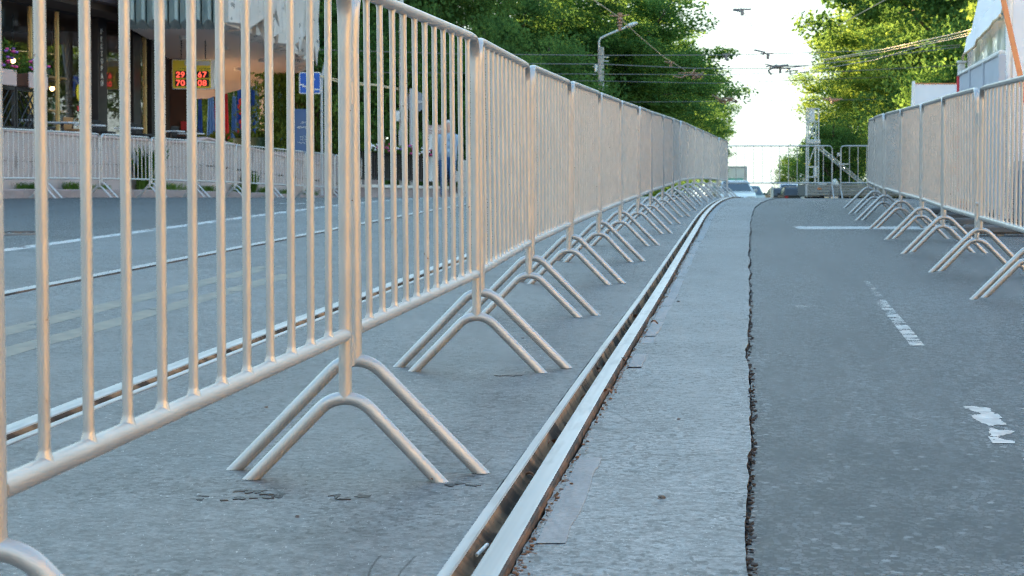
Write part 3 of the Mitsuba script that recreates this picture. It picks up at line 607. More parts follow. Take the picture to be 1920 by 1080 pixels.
obj('drum', trimesh.creation.cylinder(.2, 1.55, sections=24).apply_translation([-8.3, 72.0, 3.8]), 'm_white', wc); obj('base', trimesh.creation.cylinder(.17, 1.1, sections=20).apply_translation([-8.3, 72.0, 2.48]), 'm_green_paint', wc)
for x in (-8.62, -7.84): obj('edge_strip', box(x, x + .09, 71.9, 72.1, 2.0, 4.62), 'm_sky_blue', wc)
for k, (x, y) in enumerate(((-10.2, 70), (-9.5, 69), (-8.5, 68), (-8.0, 67.2))):
    t = thing('planter', f'dark planter pot behind the ramp wall, {ORD[k]} from the left', 'planter', 'planters behind the ramp wall')
    pp = lathe([(0, 0), (.24, 0), (.30, .62), (.33, .62), (.33, .70), (.27, .70), (.26, .62), (0, .62)], 18); pp.apply_translation([x, y, 2.0]); obj('pot', pp, 'm_brown' if k < 2 else 'm_green_paint', t)
    g = tuft(140, .26, .4, 60 + k); g.apply_translation([x, y, 2.6]); obj('foliage', g, 'm_leaf_grass', t, False)

# ------------------------------------------------------------------ street furniture on the left
def sign_sheet(w, h, r=.05): return Polygon([(-w / 2 + r, -h / 2 + r), (w / 2 - r, -h / 2 + r), (w / 2 - r, h / 2 - r), (-w / 2 + r, h / 2 - r)]).buffer(r, 4)
us = thing('underpass_sign', 'square blue underpass sign with white stairs on a pole', 'road sign')
def us_part(n, poly, y, m, th=.006):
    p = upright(trimesh.util.concatenate([extrude(g, th) for g in getattr(poly, 'geoms', [poly])])); p.apply_translation([-5.19, y - th, 3.755]); obj(n, p, m, us)
us_part('rim', sign_sheet(.56, .56), 55.0, 'm_white', .02); us_part('face', sign_sheet(.51, .51, .04), 54.98, 'm_blue')
stairs = [(-.25, -.03), (-.16, -.03), (-.16, -.07), (-.07, -.07), (-.07, -.11), (.02, -.11), (.02, -.15), (.25, -.15), (.25, -.185), (-.015, -.185), (-.015, -.145), (-.105, -.145), (-.105, -.105), (-.195, -.105), (-.195, -.065), (-.25, -.065)]
us_part('stairs', Polygon(stairs), 54.974, 'm_white')
us_part('arch', LineString([(.02 + .09 * math.cos(t), .06 + .09 * math.sin(t)) for t in np.linspace(0.2, math.pi + .1, 12)]).buffer(.018), 54.974, 'm_white')
obj('pole', tube([(-4.9, 55.06, .8), (-4.9, 55.06, 3.6), (-4.88, 55.06, 3.95), (-4.80, 55.06, 4.3), (-4.74, 55.06, 4.9), (-4.74, 55.06, 6.2)], .035, 10), 'm_lamp_grey', us)
bp_ = thing('blue_board', 'tall leaning blue information board with white text behind the kerb barriers', 'board')
pn = box(-.28, .28, -.03, .03, 0, 1.75, .01); pn.vertices[:, 0] += pn.vertices[:, 2] * 0 - np.sign(pn.vertices[:, 0]) * .05 * pn.vertices[:, 2] / 1.75
pn.apply_translation([-5.64, 57, 1.42]); obj('panel', pn, 'm_blue_panel', bp_)
obj('edge', box(-5.44, -5.36, 57.0, 57.25, 1.42, 3.14, .01), 'm_blue', bp_)
obj('print', cat(text_up('ИНФО', .07, -5.63, 56.968, 2.78), text_up('центр', .07, -5.72, 56.968, 2.66, True), text_up('карта', .05, -5.66, 56.968, 2.42), text_up('схема', .05, -5.66, 56.968, 2.34), text_up('маршрут', .045, -5.70, 56.968, 2.26), text_up('адрес', .045, -5.66, 56.968, 2.02), text_up('телефон', .045, -5.72, 56.968, 1.95)), 'm_offwhite', bp_)
for x in (-5.85, -5.43): obj('leg', box(x - .03, x + .03, 56.98, 57.04, .8, 1.42), 'm_blue', bp_)
up = thing('utility_pole', 'slim white utility pole with meter boxes beside the flower railing', 'pole')
obj('shaft', tube([(-3.2, 62, .7), (-3.2, 62, 9.5)], [.075, .055], 12), 'm_offwhite', up)
for z in (4.35, 4.8, 5.6): obj('band', trimesh.creation.cylinder(.085, .04, sections=14).apply_translation([-3.2, 62, z]), 'm_lamp_grey', up)
obj('meter_box', box(-3.44, -3.25, 61.8, 61.98, 3.02, 3.32, .02), 'm_white', up); obj('meter_box', box(-3.22, -3.02, 61.78, 61.92, 3.0, 3.55, .02), 'm_offwhite', up); obj('cabinet', box(-3.28, -3.06, 61.75, 61.92, 1.4, 2.75, .02), 'm_lamp_grey', up)
rs = thing('round_road_sign', 'round road sign seen from its grey back on a thin post', 'road sign')
obj('disc', upright(trimesh.creation.cylinder(.30, .02, sections=28)).apply_translation([-2.82, 62.6, 3.62]), 'm_back_grey', rs); obj('post', rod((-2.95, 62.5, .7), (-2.95, 62.5, 4.0), .05, 10), 'm_lamp_grey', rs); obj('bracket', box(-3.0, -2.6, 62.55, 62.59, 3.58, 3.64), 'm_lamp_grey', rs)
tp = thing('thin_pole', 'thin white pole with a white lamp box behind the walking man', 'pole')
obj('shaft', tube([(-2.38, 72, .6), (-2.38, 72, 5.1)], .03, 8), 'm_offwhite', tp); obj('lamp_box', box(-2.52, -2.26, 71.85, 72.1, 3.35, 3.65, .04), 'm_white', tp)
kk = thing('notice_board', 'white notice board with a pink header behind the walking man', 'board')
obj('board', box(-2.50, -2.22, 64.0, 64.08, 1.3, 2.72, .01), 'm_white', kk); obj('header', box(-2.52, -2.08, 63.97, 64.1, 2.72, 2.98, .01), 'm_pink_stone', kk)
obj('header_print', cat(text_up('АФИША', .07, -2.49, 63.968, 2.84, True), text_up('театр', .06, -2.49, 63.968, 2.75)), 'm_white', kk)
for x in (-2.46, -2.26): obj('leg', box(x - .03, x + .03, 64.01, 64.07, .7, 1.3), 'm_dark_metal', kk)
fr = thing('flower_railing', 'black railing hung with pink and white petunias on a stone base', 'railing')
ra, rb = np.array([-4.05, 56.6]), np.array([-1.95, 67.0]); rd = (rb - ra) / np.linalg.norm(rb - ra); RL = np.linalg.norm(rb - ra)
def rl(m): m = m.copy(); v = m.vertices.copy(); xy = ra + v[:, :1] * rd + v[:, 1:2] * np.array([rd[1], -rd[0]]); m.vertices = np.column_stack([xy, v[:, 2]]); m.invert(); return m
for k in range(9): obj('base_stone', rl(box(k * 1.18 + .01, k * 1.18 + 1.17, -.3, .3, .55, 1.08, .015)), 'm_granite', fr)
obj('base_cap', rl(box(0, RL, -.34, .34, 1.08, 1.16)), 'm_stone_pale', fr)
obj('rail', rl(box(0, RL, -.03, .03, 2.05, 2.11)), 'm_black', fr); obj('rail', rl(box(0, RL, -.03, .03, 1.3, 1.35)), 'm_black', fr)
for k in range(44): obj('baluster', rl(cat(box(k * RL / 44, k * RL / 44 + .10, -.02, .02, 1.35, 2.05))), 'm_black', fr)
for k in range(9):
    g = tuft(200, .5, .28, 90 + k); g.vertices[:, 1] *= .4; g.apply_translation([k * 1.18 + .6, .05, 2.05]); obj('foliage', rl(g), 'm_leaf_grass', fr, False)
    col = ('m_petal_white', 'm_petal_pink', 'm_petal_white', 'm_petal_purple', 'm_petal_pink')[k % 5]
    obj('petunias', rl(cat(*[trimesh.creation.icosphere(1, .05).apply_transform(np.diag([1, 1, .6, 1])).apply_translation([k * 1.18 + .6 + .4 * rng.normal() * .7, .16 + .08 * rng.random(), 2.08 + .22 * rng.random()]) for _ in range(14)])), col, fr)
    labels[[k_ for k_ in scene][-1]] = {'kind': 'stuff'}
pw = thing('pale_stone_wall', 'pale stone block wall beyond the walking man', 'wall')
for r in range(4):
    for c in range(5):
        x0 = -1.85 + c * .34 + (.17 if r % 2 else 0); z = .62 + r * .34
        obj('block', box(x0, x0 + .33, 66.0 + .02 * rng.random(), 66.5, z, z + .33, .015), 'm_stone_pale', pw)
mh = thing('manhole_cover', 'round iron manhole cover with pale rim in the left lane', 'manhole cover')
zr = float(road(20.1))
obj('rim', trimesh.creation.annulus(.31, .37, .02, sections=40).apply_translation([-4.75, 20.1, zr + .0]), 'm_cement', mh); obj('lid', trimesh.creation.cylinder(.30, .016, sections=40).apply_translation([-4.75, 20.1, zr]), 'm_lamp_grey', mh)
for k in range(8):
    a = k * math.pi / 4; obj('rib', moved(box(.07, .26, -.018, .018, 0, .012), -4.75, 20.1, zr + .008, math.degrees(a)), 'm_rail_side', mh)

# lamp post and far yellow banner
LW = T().translate([3.86, 93, .3]).scale(.83)
def lo(n, m, b): return obj(n, {**mikit.ply(m, b, smooth=35), 'to_world': LW}, None, lp)
lp = thing('street_lamp', 'concrete street lamp with a bent arm above the left barriers', 'street lamp')
lo('shaft', tube([(0, 0, -.3), (0, 0, 8.5)], [.19, .16], 14), 'm_concrete')
lo('arm', tube([(-.08, 0, 8.35), (-.1, 0, 8.8), (0, 0, 8.97), (.3, 0, 9.12), (.9, 0, 9.37), (1.4, 0, 9.57)], .055, 10), 'm_offwhite')
hd = trimesh.creation.icosphere(3, 1.0).apply_transform(np.diag([.36, .17, .12, 1])); hd.apply_transform(trimesh.transformations.rotation_matrix(math.radians(-20), [0, 1, 0])); hd.apply_translation([1.6, 0, 9.65]); lo('lamp_head', hd, 'm_offwhite')
for z, s_ in ((7.95, 1), (7.75, 1), (7.45, -1), (7.05, -1), (6.45, 1)): lo('bracket', box(0, s_ * .42, -.1, -.04, z, z + .05), 'm_offwhite')
lo('junction_box', box(-.32, -.18, -.15, .05, 7.2, 7.6, .02), 'm_white')
yb = thing('yellow_banner', 'yellow advertising banner seen through the left row of barriers', 'banner')
obj('sheet', box(3.75, 4.7, 115, 115.05, 2.9, 4.35, .01), 'm_yellow', yb); obj('print', cat(box(3.9, 4.3, 114.98, 115, 3.45, 3.62), box(4.05, 4.5, 114.98, 115, 3.25, 3.38)), 'm_brown', yb)
for x in (3.8, 4.65): obj('post', rod((x, 115.1, .1), (x, 115.1, 4.4), .04), 'm_dark_metal', yb)

# ------------------------------------------------------------------ the walking man
def body(bones, ref=.022, it=8):
    M = m3.Manifold()
    parts = []
    for a, ra_, b, rb_ in bones:
        s = m3.Manifold.sphere(ra_, 16).translate(list(a)) + m3.Manifold.sphere(rb_, 16).translate(list(b))
        parts.append(s.hull())
    M = m3.Manifold.batch_boolean(parts, m3.OpType.Add).refine_to_length(ref)
    mm = M.to_mesh(); t = trimesh.Trimesh(np.array(mm.vert_properties[:, :3], float), np.array(mm.tri_verts)); trimesh.smoothing.filter_taubin(t, iterations=it); return t
man = thing('person', 'grey haired man in a light blue polo shirt and jeans walking towards the camera', 'person')
mw = place(-1.45, 48.3, float(road(48.3)), 0)
sk = [((0, 0, 1.43), .055, (0, -.01, 1.53), .055), ((0, 0, 1.60), .092, (0, -.012, 1.66), .088), ((0, -.03, 1.55), .06, (0, -.045, 1.53), .045), ((0, -.10, 1.60), .014, (0, -.115, 1.585), .016), ((-.093, 0, 1.60), .018, (-.095, .005, 1.63), .022), ((.093, 0, 1.60), .018, (.095, .005, 1.63), .022), ((-.03, -.093, 1.545), .009, (.03, -.093, 1.545), .009), ((0, .0, 1.25), .08, (0, 0, 1.43), .06)]
for sx in (-1, 1):
    el, wr = (sx * .27, -.01 - .03 * sx, 1.10), (sx * .29, -.09 - .06 * sx, .86)
    sk += [((sx * .20, 0, 1.38), .058, el, .042), (el, .043, wr, .028), ((sx * .20, 0, 1.38), .06, (0, 0, 1.28), .08)]
    pb = np.array(wr) + [0, -.01, -.07]; sk += [(wr, .028, tuple(pb), .032)]
    for f in range(4):
        q0 = pb + [sx * -.004, -.028 + .019 * f, -.02]; q1 = q0 + [sx * .002, -.006, -.038]; q2 = q1 + [-sx * .012, -.004, -.032 + .004 * abs(f - 1)]
        sk += [(tuple(q0), .010, tuple(q1), .0095), (tuple(q1), .0095, tuple(q2), .008)]
    th0 = np.array(wr) + [-sx * .012, -.03, -.03]; th1 = th0 + [-sx * .012, -.03, -.035]; sk += [(tuple(th0), .013, tuple(th1), .010), (tuple(th1), .010, tuple(th1 + [0, -.008, -.028]), .009)]
sk += [((0, 0, 1.28), .08, (0, 0, .95), .10)] + [((sx * .09, 0, .93), .07, (sx * .09, sx * -.05, .12), .035) for sx in (-1, 1)]
b_ = mikit.ply(body(sk, .014, 6), 'm_skin', smooth=True); obj('body', {**b_, 'to_world': mw}, None, man)
sh = [((-.13, 0, 1.36), .10, (.13, 0, 1.36), .10), ((-.11, .0, 1.2), .125, (.11, .0, 1.2), .125), ((-.1, -.03, 1.03), .125, (.1, -.03, 1.03), .125), ((-.11, 0, .93), .115, (.11, 0, .93), .115), ((-.13, 0, 1.36), .1, (-.1, -.02, 1.0), .12), ((.13, 0, 1.36), .1, (.1, -.02, 1.0), .12), ((0, 0, 1.42), .07, (0, 0, 1.47), .062)]
for sx in (-1, 1): sh += [((sx * .19, 0, 1.38), .075, (sx * .255, -.005, 1.18), .068), ((sx * .19, 0, 1.38), .075, (0, 0, 1.36), .10)]
obj('polo_shirt', {**mikit.ply(body(sh), 'm_shirt', smooth=True), 'to_world': mw}, None, man)
jn = [((-.08, 0, .92), .125, (.08, 0, .92), .125)]
for sx, k, a_ in ((-1, -.12, .02), (1, -.02, .16)):
    kn, an = (sx * .10, k, .50), (sx * .10, a_ if sx > 0 else -.10, .10); jn += [((sx * .09, 0, .88), .115, kn, .078), (kn, .08, an, .066)]
obj('jeans', {**mikit.ply(body(jn), 'm_jeans', smooth=True), 'to_world': mw}, None, man)
for sx, y in ((-1, -.10), (1, .16)): obj('shoe', {**mikit.ply(body([((sx * .10, y + .03, .05), .048, (sx * .11, y - .16, .035), .038)], .02, 4), 'm_shoe', smooth=True), 'to_world': mw}, None, man)
obj('hair', {**mikit.ply(body([((0, .025, 1.655), .098, (0, .03, 1.68), .09), ((0, .05, 1.60), .075, (0, .05, 1.66), .08), ((0, -.03, 1.72), .055, (0, .03, 1.72), .06)], .02, 4), 'm_hair', smooth=True), 'to_world': mw}, None, man)

# ------------------------------------------------------------------ tents, fence and props on the right
def wavy(p0, p1, z0, z1, amp, n=60, nz=14, seed=0, lat=(0, 0)):
    g = np.random.default_rng(seed); t, h = np.meshgrid(np.linspace(0, 1, n), np.linspace(0, 1, nz)); p0, p1 = np.array(p0), np.array(p1); d = (p1 - p0) / np.linalg.norm(p1 - p0); nr = np.array([d[1], -d[0]])
    w = amp * (meshkit.fbm(np.stack([t * 14, h * 2.0, t * 0 + seed], -1), 3) - .5) * 2
    xy = p0 + t[..., None] * (p1 - p0) + w[..., None] * nr
    i, j = np.meshgrid(np.arange(nz - 1), np.arange(n - 1), indexing='ij'); q = np.stack([i * n + j, i * n + j + 1, (i + 1) * n + j + 1, (i + 1) * n + j], -1).reshape(-1, 4)
    zz = z0 + h * (z1 - z0)
    return tm(np.dstack([xy, zz]).reshape(-1, 3), np.vstack([q[:, :3], q[:, [0, 2, 3]]]))
tn = thing('marquee_tent', 'large white marquee tent with clear plastic side wall and orange strap', 'tent')
E0, E1, FR = (6.42, 30.0), (5.34, 23.0), (11.5, 22.0)
obj('side_window', wavy(E0, E1, 1.20, 2.98, .05, 70, 16, 1), 'm_clear_film', tn, True)
obj('side_skirt', wavy((6.40, 29.95), (5.36, 23.05), .55, 1.22, .03, 40, 6, 2), 'm_tent', tn, True)
obj('front_wall', wavy((5.37, 22.97), FR, 1.2, 3.2, .05, 70, 20, 3), 'm_tent', tn, True); obj('front_skirt', wavy((5.40, 23.0), (11.5, 22.04), .5, 1.19, .03, 40, 6, 4), 'm_grey_panel', tn, True)
obj('inner_liner', wavy((7.3, 29.9), (6.3, 23.3), .6, 3.0, .06, 40, 8, 6), 'm_tent', tn, True)
d_ = np.array([E1[0] - E0[0], E1[1] - E0[1]]); d_ /= np.linalg.norm(d_); nr = np.array([d_[1], -d_[0]])
n = 60; t_ = np.linspace(-.03, 1.02, n); base = np.array(E0) + t_[:, None] * (np.array(E1) - np.array(E0))
out = (.10 + .012 * np.sin(t_ * 13) + .008 * np.sin(t_ * 31)); sgn = -1 if nr[0] > 0 else 1
lowx = base + sgn * nr * out[:, None]; zlow = 2.76 + .014 * np.sin(t_ * 17)
V = np.vstack([np.column_stack([base + sgn * nr * .04, np.full(n, 3.06)]), np.column_stack([lowx, zlow])])
obj('valance', tm(V, [[a, a + 1, a + 1 + n] for a in range(n - 1)] + [[a, a + 1 + n, a + n] for a in range(n - 1)]), 'm_tent', tn, True)
obj('valance_rope', tube(np.column_stack([lowx, zlow]), .016, 8), 'm_rope', tn)
R0, R1 = base[0], base[-1]
rp = [(0, 3.05), (.18, 3.9), (.45, 4.7), (1.0, 5.5), (3.4, 6.4), (5.8, 5.5), (6.35, 4.7), (6.6, 3.9), (6.8, 3.05)]
rv = [(R_[0] + dx, R_[1] - dx * .157, z) for R_ in (R0, R1) for dx, z in rp]; nn_ = len(rp)
roof = tm(rv, [f for a in range(nn_ - 1) for f in ([a, a + nn_, a + nn_ + 1], [a, a + nn_ + 1, a + 1])])
obj('roof', roof, 'm_tent', tn, False); gv = [(R1[0] + .1 + dx * .985, R1[1] + .12 - dx * .157, z) for dx, z in rp]; obj('gable', tm(gv, [[0, a, a + 1] for a in range(1, nn_ - 1)]), 'm_tent', tn, False)
for (x, y) in (E0, E1): obj('corner_post', rod((x, y, .4), (x, y, 3.05), .04, 10), 'm_white', tn)
st = np.array([(5.36, 22.7, 3.0), (5.62, 22.4, 2.2), (5.95, 22.2, .55)]); a = st[0] + (st[2] - st[0]) * 0
sp0, sp1 = np.array([5.14, 22.60, 3.05]), np.array([5.66, 22.3, .52])
wv = np.array([.03, 0, 0]); obj('strap', tm([sp0 - wv, sp0 + wv, sp1 + wv, sp1 - wv], [[0, 1, 2], [0, 2, 3]]).convex_hull if False else cat(tube([sp0, sp1], .03, 8, flat=[[1, .25], [1, .25]])), 'm_orange', tn)
gf = thing('panel_fence', 'grey sheet panel fence between the tent and the right barriers', 'fence')
F0, F1 = np.array([5.44, 26.0]), np.array([4.60, 20.1]); fd = (F1 - F0) / np.linalg.norm(F1 - F0); FL = np.linalg.norm(F1 - F0); fn_ = np.array([-fd[1], fd[0]])
def fl(m): m = m.copy(); v = m.vertices.copy(); xy = F0 + v[:, :1] * fd + v[:, 1:2] * fn_; zz = v[:, 2] + road(xy[:, 1]); m.vertices = np.column_stack([xy, zz]); return m
fh = 1.72
for k in range(3):
    a, b = k * FL / 3 + .03, (k + 1) * FL / 3 - .03
    for q in range(4):
        c0, c1 = a + (b - a) * q / 4 + .004, a + (b - a) * (q + 1) / 4 - .004
        obj('panel', fl(box(c0, c1, -.008, .008, .25, fh - .04, .003)), 'm_grey_panel', gf)
    obj('bottom_rail', fl(box(a, b, -.02, .02, .21, .25)), 'm_lamp_grey', gf)
obj('top_rail', fl(box(-.02, FL + .02, -.03, .03, fh - .04, fh, .008)), 'm_offwhite', gf)
for k in range(4): obj('post', fl(box(k * FL / 3 - .03, k * FL / 3 + .03, -.035, .035, -.1, fh - .04, .006)), 'm_red' if k == 0 else 'm_grey_panel', gf)
for k in range(4): obj('foot', fl(box(k * FL / 3 - .1, k * FL / 3 + .1, -.35, .35, -.0, .08, .02)), 'm_pebble', gf)
bt_ = thing('booth_tent', 'small flat topped white booth tent beyond the right barriers', 'tent')
z40 = float(road(40)); P_ = [(7.50, 40), (10.2, 39.7), (10.8, 42.6), (8.0, 43)]
fr_ = trimesh.Trimesh([(7.38, 40, z40), (10.2, 39.7, z40), (10.8, 42.6, z40), (7.95, 43, z40), (7.50, 40.02, 2.93), (10.2, 39.72, 2.9), (10.75, 42.6, 2.9), (8.05, 42.95, 2.93)]).convex_hull
obj('cover', fr_, 'm_tent', bt_, False)
obj('top_edge', tube([(7.5, 40, 2.94), (10.2, 39.7, 2.91)], .009, 6), 'm_orange', bt_); obj('corner_pole', rod((7.42, 39.95, z40), (7.5, 39.97, 2.98), .03), 'm_white', bt_); obj('corner_pole', rod((10.2, 39.66, z40), (10.2, 39.66, 2.95), .03), 'm_white', bt_)
single('white_post', cat(box(6.25, 6.35, 29.95, 30.05, .5, 2.68, .02), box(6.24, 6.36, 29.94, 30.06, 2.68, 2.72, .01)), 'm_offwhite', 'pale post standing at the far end of the panel fence', 'post')
for k, (x, y, m_) in enumerate(((5.78, 27.6, 'm_orange'), (6.0, 28.6, 'm_orange'))):
    t = thing('road_barrel', f'orange and white plastic road barrel behind the right barriers, {("nearer", "farther")[k]} one', 'barrel', 'road barrels behind the right barriers')
    z = float(road(y)); obj('drum', lathe([(0, 0), (.20, 0), (.22, .05), (.20, .10), (.20, .5), (.17, .55), (.17, .95), (.10, 1.0), (0, 1.0)], 20).apply_translation([x, y, z]), m_, t)
    obj('white_band', lathe([(.2045, .15), (.2045, .45)], 20).apply_translation([x, y, z]), 'm_white', t); obj('white_band', lathe([(.1745, .62), (.1745, .80)], 20).apply_translation([x, y, z]), 'm_white', t)
for k, (x, y, w, h, m_, nm) in enumerate(((5.35, 24.6, .5, .42, 'm_dark_metal', 'black flight case'), (5.15, 22.9, .4, .6, 'm_grey_panel', 'grey equipment case'), (5.55, 25.6, .45, .35, 'm_blue_panel', 'blue equipment case'))):
    t = thing('equipment_case', f'{nm} on the asphalt behind the right barriers', 'case'); z = float(road(y)) - .01
    obj('shell', box(x - w / 2 + .5, x + w / 2 + .5, y - w / 2, y + w / 2, z, z + h, .02), m_, t); obj('handle', tube([(x + .4, y - w / 2 - .01, z + h * .6), (x + .4, y - w / 2 - .05, z + h * .6), (x + .6, y - w / 2 - .05, z + h * .6), (x + .6, y - w / 2 - .01, z + h * .6)], .012, 6), 'm_lamp_grey', t)

# ------------------------------------------------------------------ vehicles beyond the crest
def wheel_parts(t, x, y, z, r, w=.2, axis='y'):
    ty = lathe([(r * .62, -w / 2), (r * .93, -w / 2), (r, -w / 2 + .03), (r, w / 2 - .03), (r * .93, w / 2), (r * .62, w / 2)], 24); ri = lathe([(0, w * .3), (r * .3, w * .34), (r * .62, w * .42), (r * .62, -w * .42), (0, -w * .3)], 20)
    for m_ in (ty, ri): m_.apply_transform(trimesh.transformations.rotation_matrix(math.pi / 2, [1, 0, 0] if axis == 'y' else [0, 1, 0])); m_.apply_translation([x, y, z])
    k = obj('wheel', ty, 'm_tyre', t); obj('rim', ri, 'm_rim', k)
def car(x, y, paint, lab, front=True, H_=1.46, W_=1.76, L_=4.3, rz=0, group='cars beyond the crest'):
    t = thing('parked_car', lab, 'car', group); z = float(road(y)); hw = W_ / 2
    def hullp(p): return trimesh.Trimesh(p).convex_hull
    tw = lambda m_: moved(m_, x, y, z, rz)
    # y- is the end that looks at the camera
    s = 1 if front else -1
    prof = [(-L_ / 2, .35, .50), (-L_ / 2 + .05, .58, .70), (-L_ / 2 + .9, .86, .9), (-.6, .93, .95), (L_ / 2 - .9, .96, .95), (L_ / 2 - .05, .9, .9), (L_ / 2, .4, .8)]
    low = hullp([(sx * hw * (.9 if abs(yy) > L_ / 2 - .1 else 1) * (1 if zz < .7 else .97), s * yy, zz) for yy, zz, _ in prof for sx in (-1, 1)] + [(sx * hw * .95, s * yy, .25) for yy in (-L_ / 2 + .1, L_ / 2 - .1) for sx in (-1, 1)])
    obj('body', tw(low), paint, t, 25)
    cab = hullp([(sx * hw * .93, s * -.95, .9) for sx in (-1, 1)] + [(sx * hw * .93, s * 1.75, .93) for sx in (-1, 1)] + [(sx * hw * .72, s * .05, H_ - .04) for sx in (-1, 1)] + [(sx * hw * .72, s * 1.0, H_ - .03) for sx in (-1, 1)] + [(sx * hw * .6, s * .5, H_) for sx in (-1, 1)])
    obj('cabin', tw(cab), paint, t, 25)
    def pane(n, pts, off=.006):
        p = np.array(pts, float); nrm = np.cross(p[1] - p[0], p[2] - p[0]); nrm /= np.linalg.norm(nrm); c = p.mean(0) - np.array([0, s * .3, 1.0]); nrm *= np.sign(nrm @ c) or 1
        obj(n, tw(hullp(np.vstack([p + nrm * off, p - nrm * .01]))), 'm_car_glass', t, False)
    def lerp(a, b, f): return np.array(a) * (1 - f) + np.array(b) * f
    for nm, ya, yb in (('windscreen', -.95, .05), ('rear_window', 1.75, 1.0)):
        bl, br, tl, tr_ = (-hw * .93, s * ya, .915), (hw * .93, s * ya, .915), (-hw * .72, s * yb, H_ - .035), (hw * .72, s * yb, H_ - .035)
        pane(nm, [lerp(lerp(bl, tl, .1), lerp(br, tr_, .1), .06), lerp(lerp(bl, tl, .1), lerp(br, tr_, .1), .94), lerp(lerp(bl, tl, .88), lerp(br, tr_, .88), .94), lerp(lerp(bl, tl, .88), lerp(br, tr_, .88), .06)])
    for sx in (-1, 1):
        pane('side_window', [(sx * hw * .915, s * -.65, .97), (sx * hw * .915, s * 1.35, .97), (sx * hw * .75, s * .95, H_ - .1), (sx * hw * .75, s * .1, H_ - .1)])
        obj('headlight', tw(moved(box(sx * hw * .62 - .2, sx * hw * .62 + .2, -.02, .03, .60, .72, .03), 0, s * (-L_ / 2 + .06) if s > 0 else L_ / 2 - .06, 0)), 'm_white', t)
        obj('tail_lamp', tw(moved(box(sx * hw * .78 - .12, sx * hw * .78 + .12, -.03, .03, .68, .86, .03), 0, s * (L_ / 2 - .03), 0)), 'm_red_lamp', t)
        obj('mirror', tw(box(sx * (hw + .02) - .09, sx * (hw + .02) + .09, s * -.62 - .05, s * -.62 + .05, .92, 1.06, .03)), paint, t)
        for yy in (-L_ / 2 + .85, L_ / 2 - .85): wheel_parts(t, x + sx * (hw - .1), y + yy, z + .31, .31, .2, 'x')
    obj('grille', tw(moved(box(-.45, .45, -.02, .02, .5, .62, .01), 0, s * (-L_ / 2 + .02), 0)), 'm_black', t)
car(10.75, 103, 'm_car_white', 'white car facing the camera behind the left cross barrier', True, 1.5, 1.78)
car(15.0, 135, 'm_car_teal', 'dark teal car half hidden to the right of the white car', True, 1.5, 1.76)
car(19.2, 146, 'm_car_dark', 'dark car with a pale roof rack, nearer of the two seen from behind', False, 1.5, 1.8)
car(19.0, 152.5, 'm_car_dark', 'dark car showing a red tail lamp, left behind the other dark car', False, 1.45, 1.75)
car(3.3, 82, 'm_car_white', 'white car glimpsed under the left row of barriers', True, 1.45, 1.76)
car(20.6, 160, 'm_car_white', 'pale car roof farthest down the road behind the dark cars', False, 1.85, 1.8)
bx = thing('box_truck', 'white box truck with a green stripe behind the white car', 'truck'); zt_ = float(road(150)); x0, x1 = 14.05, 16.5
obj('cargo_box', box(x0, x1, 150, 155, zt_ + .95, 3.05, .03), 'm_white', bx); obj('corner_trim', box(x1 - .1, x1 + .02, 149.97, 150.06, zt_ + .95, 3.06), 'm_lamp_grey', bx); obj('top_trim', box(x0, x1 - .1, 149.97, 150.06, 2.92, 3.06), 'm_lamp_grey', bx)
obj('stripe', box(x0 + .5, x1 - .25, 149.975, 149.998, 1.92, 2.2, .05), 'm_teal', bx); obj('lower_stripe', box(x0, x1 - .12, 149.975, 149.998, 1.3, 1.65), 'm_teal', bx)
obj('chassis', box(x0 + .3, x1 - .3, 150.2, 157, zt_ + .5, zt_ + .93), 'm_black', bx); obj('cab', box(x0 + .1, x1 - .1, 155.1, 157, zt_ + .6, 2.6, .1), 'm_white', bx)
for sx in (x0 + .25, x1 - .25):
    for yy in (151.5, 156.2): wheel_parts(bx, sx, yy, zt_ + .42, .42, .25, 'x')
vn = thing('white_van', 'white van seen from behind with dark rear windows and red lamps', 'van'); zv = float(road(140))
obj('body', box(19.45, 21.35, 140, 144.8, zv + .35, 2.52, .12), 'm_car_white', vn)
obj('rear_window', box(20.2, 20.7, 139.98, 140.02, 1.85, 2.38, .03), 'm_car_glass', vn); obj('lower_rear_window', box(19.65, 21.2, 139.975, 140.015, 1.3, 1.75, .03), 'm_car_glass', vn)
for x in (19.58, 21.2): obj('tail_lamp', box(x - .06, x + .06, 139.97, 140.02, 1.9, 2.1, .02), 'm_red_lamp', vn)
for x in (19.6, 21.2):
    for yy in (141, 144): wheel_parts(vn, x, yy, zv + .34, .34, .22, 'x')
# flatbed truck with the folding mast
fb = thing('flatbed_truck', 'grey flatbed truck with dropped ribbed sides parked across behind the barriers', 'truck'); z75 = float(road(75))
obj('bed', box(10.35, 15.4, 75.1, 77.0, .86, .95), 'm_bed', fb)
for k in range(4): obj('side_board', box(10.32, 15.4, 75.0 - .012 * (k % 2), 75.05, .90 + k * .098, .90 + k * .098 + .09, .008), 'm_bed', fb)
for k in range(3): obj('board_post', box(10.30 + 2.5 * k, 10.38 + 2.5 * k, 74.96, 75.08, .88, 1.30, .01), 'm_lamp_grey', fb)
obj('tail_board', box(10.30, 10.36, 75.06, 77.0, .90, 1.28), 'm_bed', fb); obj('marker_lamp', box(10.72, 10.86, 74.96, 74.985, 1.10, 1.16, .01), 'm_orange', fb); obj('chassis', box(10.5, 18, 75.5, 76.6, z75 + .25, .85), 'm_black', fb)
obj('cab', trimesh.Trimesh([(x, y, z) for y in (75.1, 77.0) for x, z in ((15.6, .8), (15.6, 2.7), (16.9, 2.75), (17.5, 1.7), (17.7, .8))]).convex_hull, 'm_white', fb, 30); obj('cab_window', box(16.0, 16.9, 75.06, 75.1, 1.75, 2.4, .03), 'm_car_glass', fb)
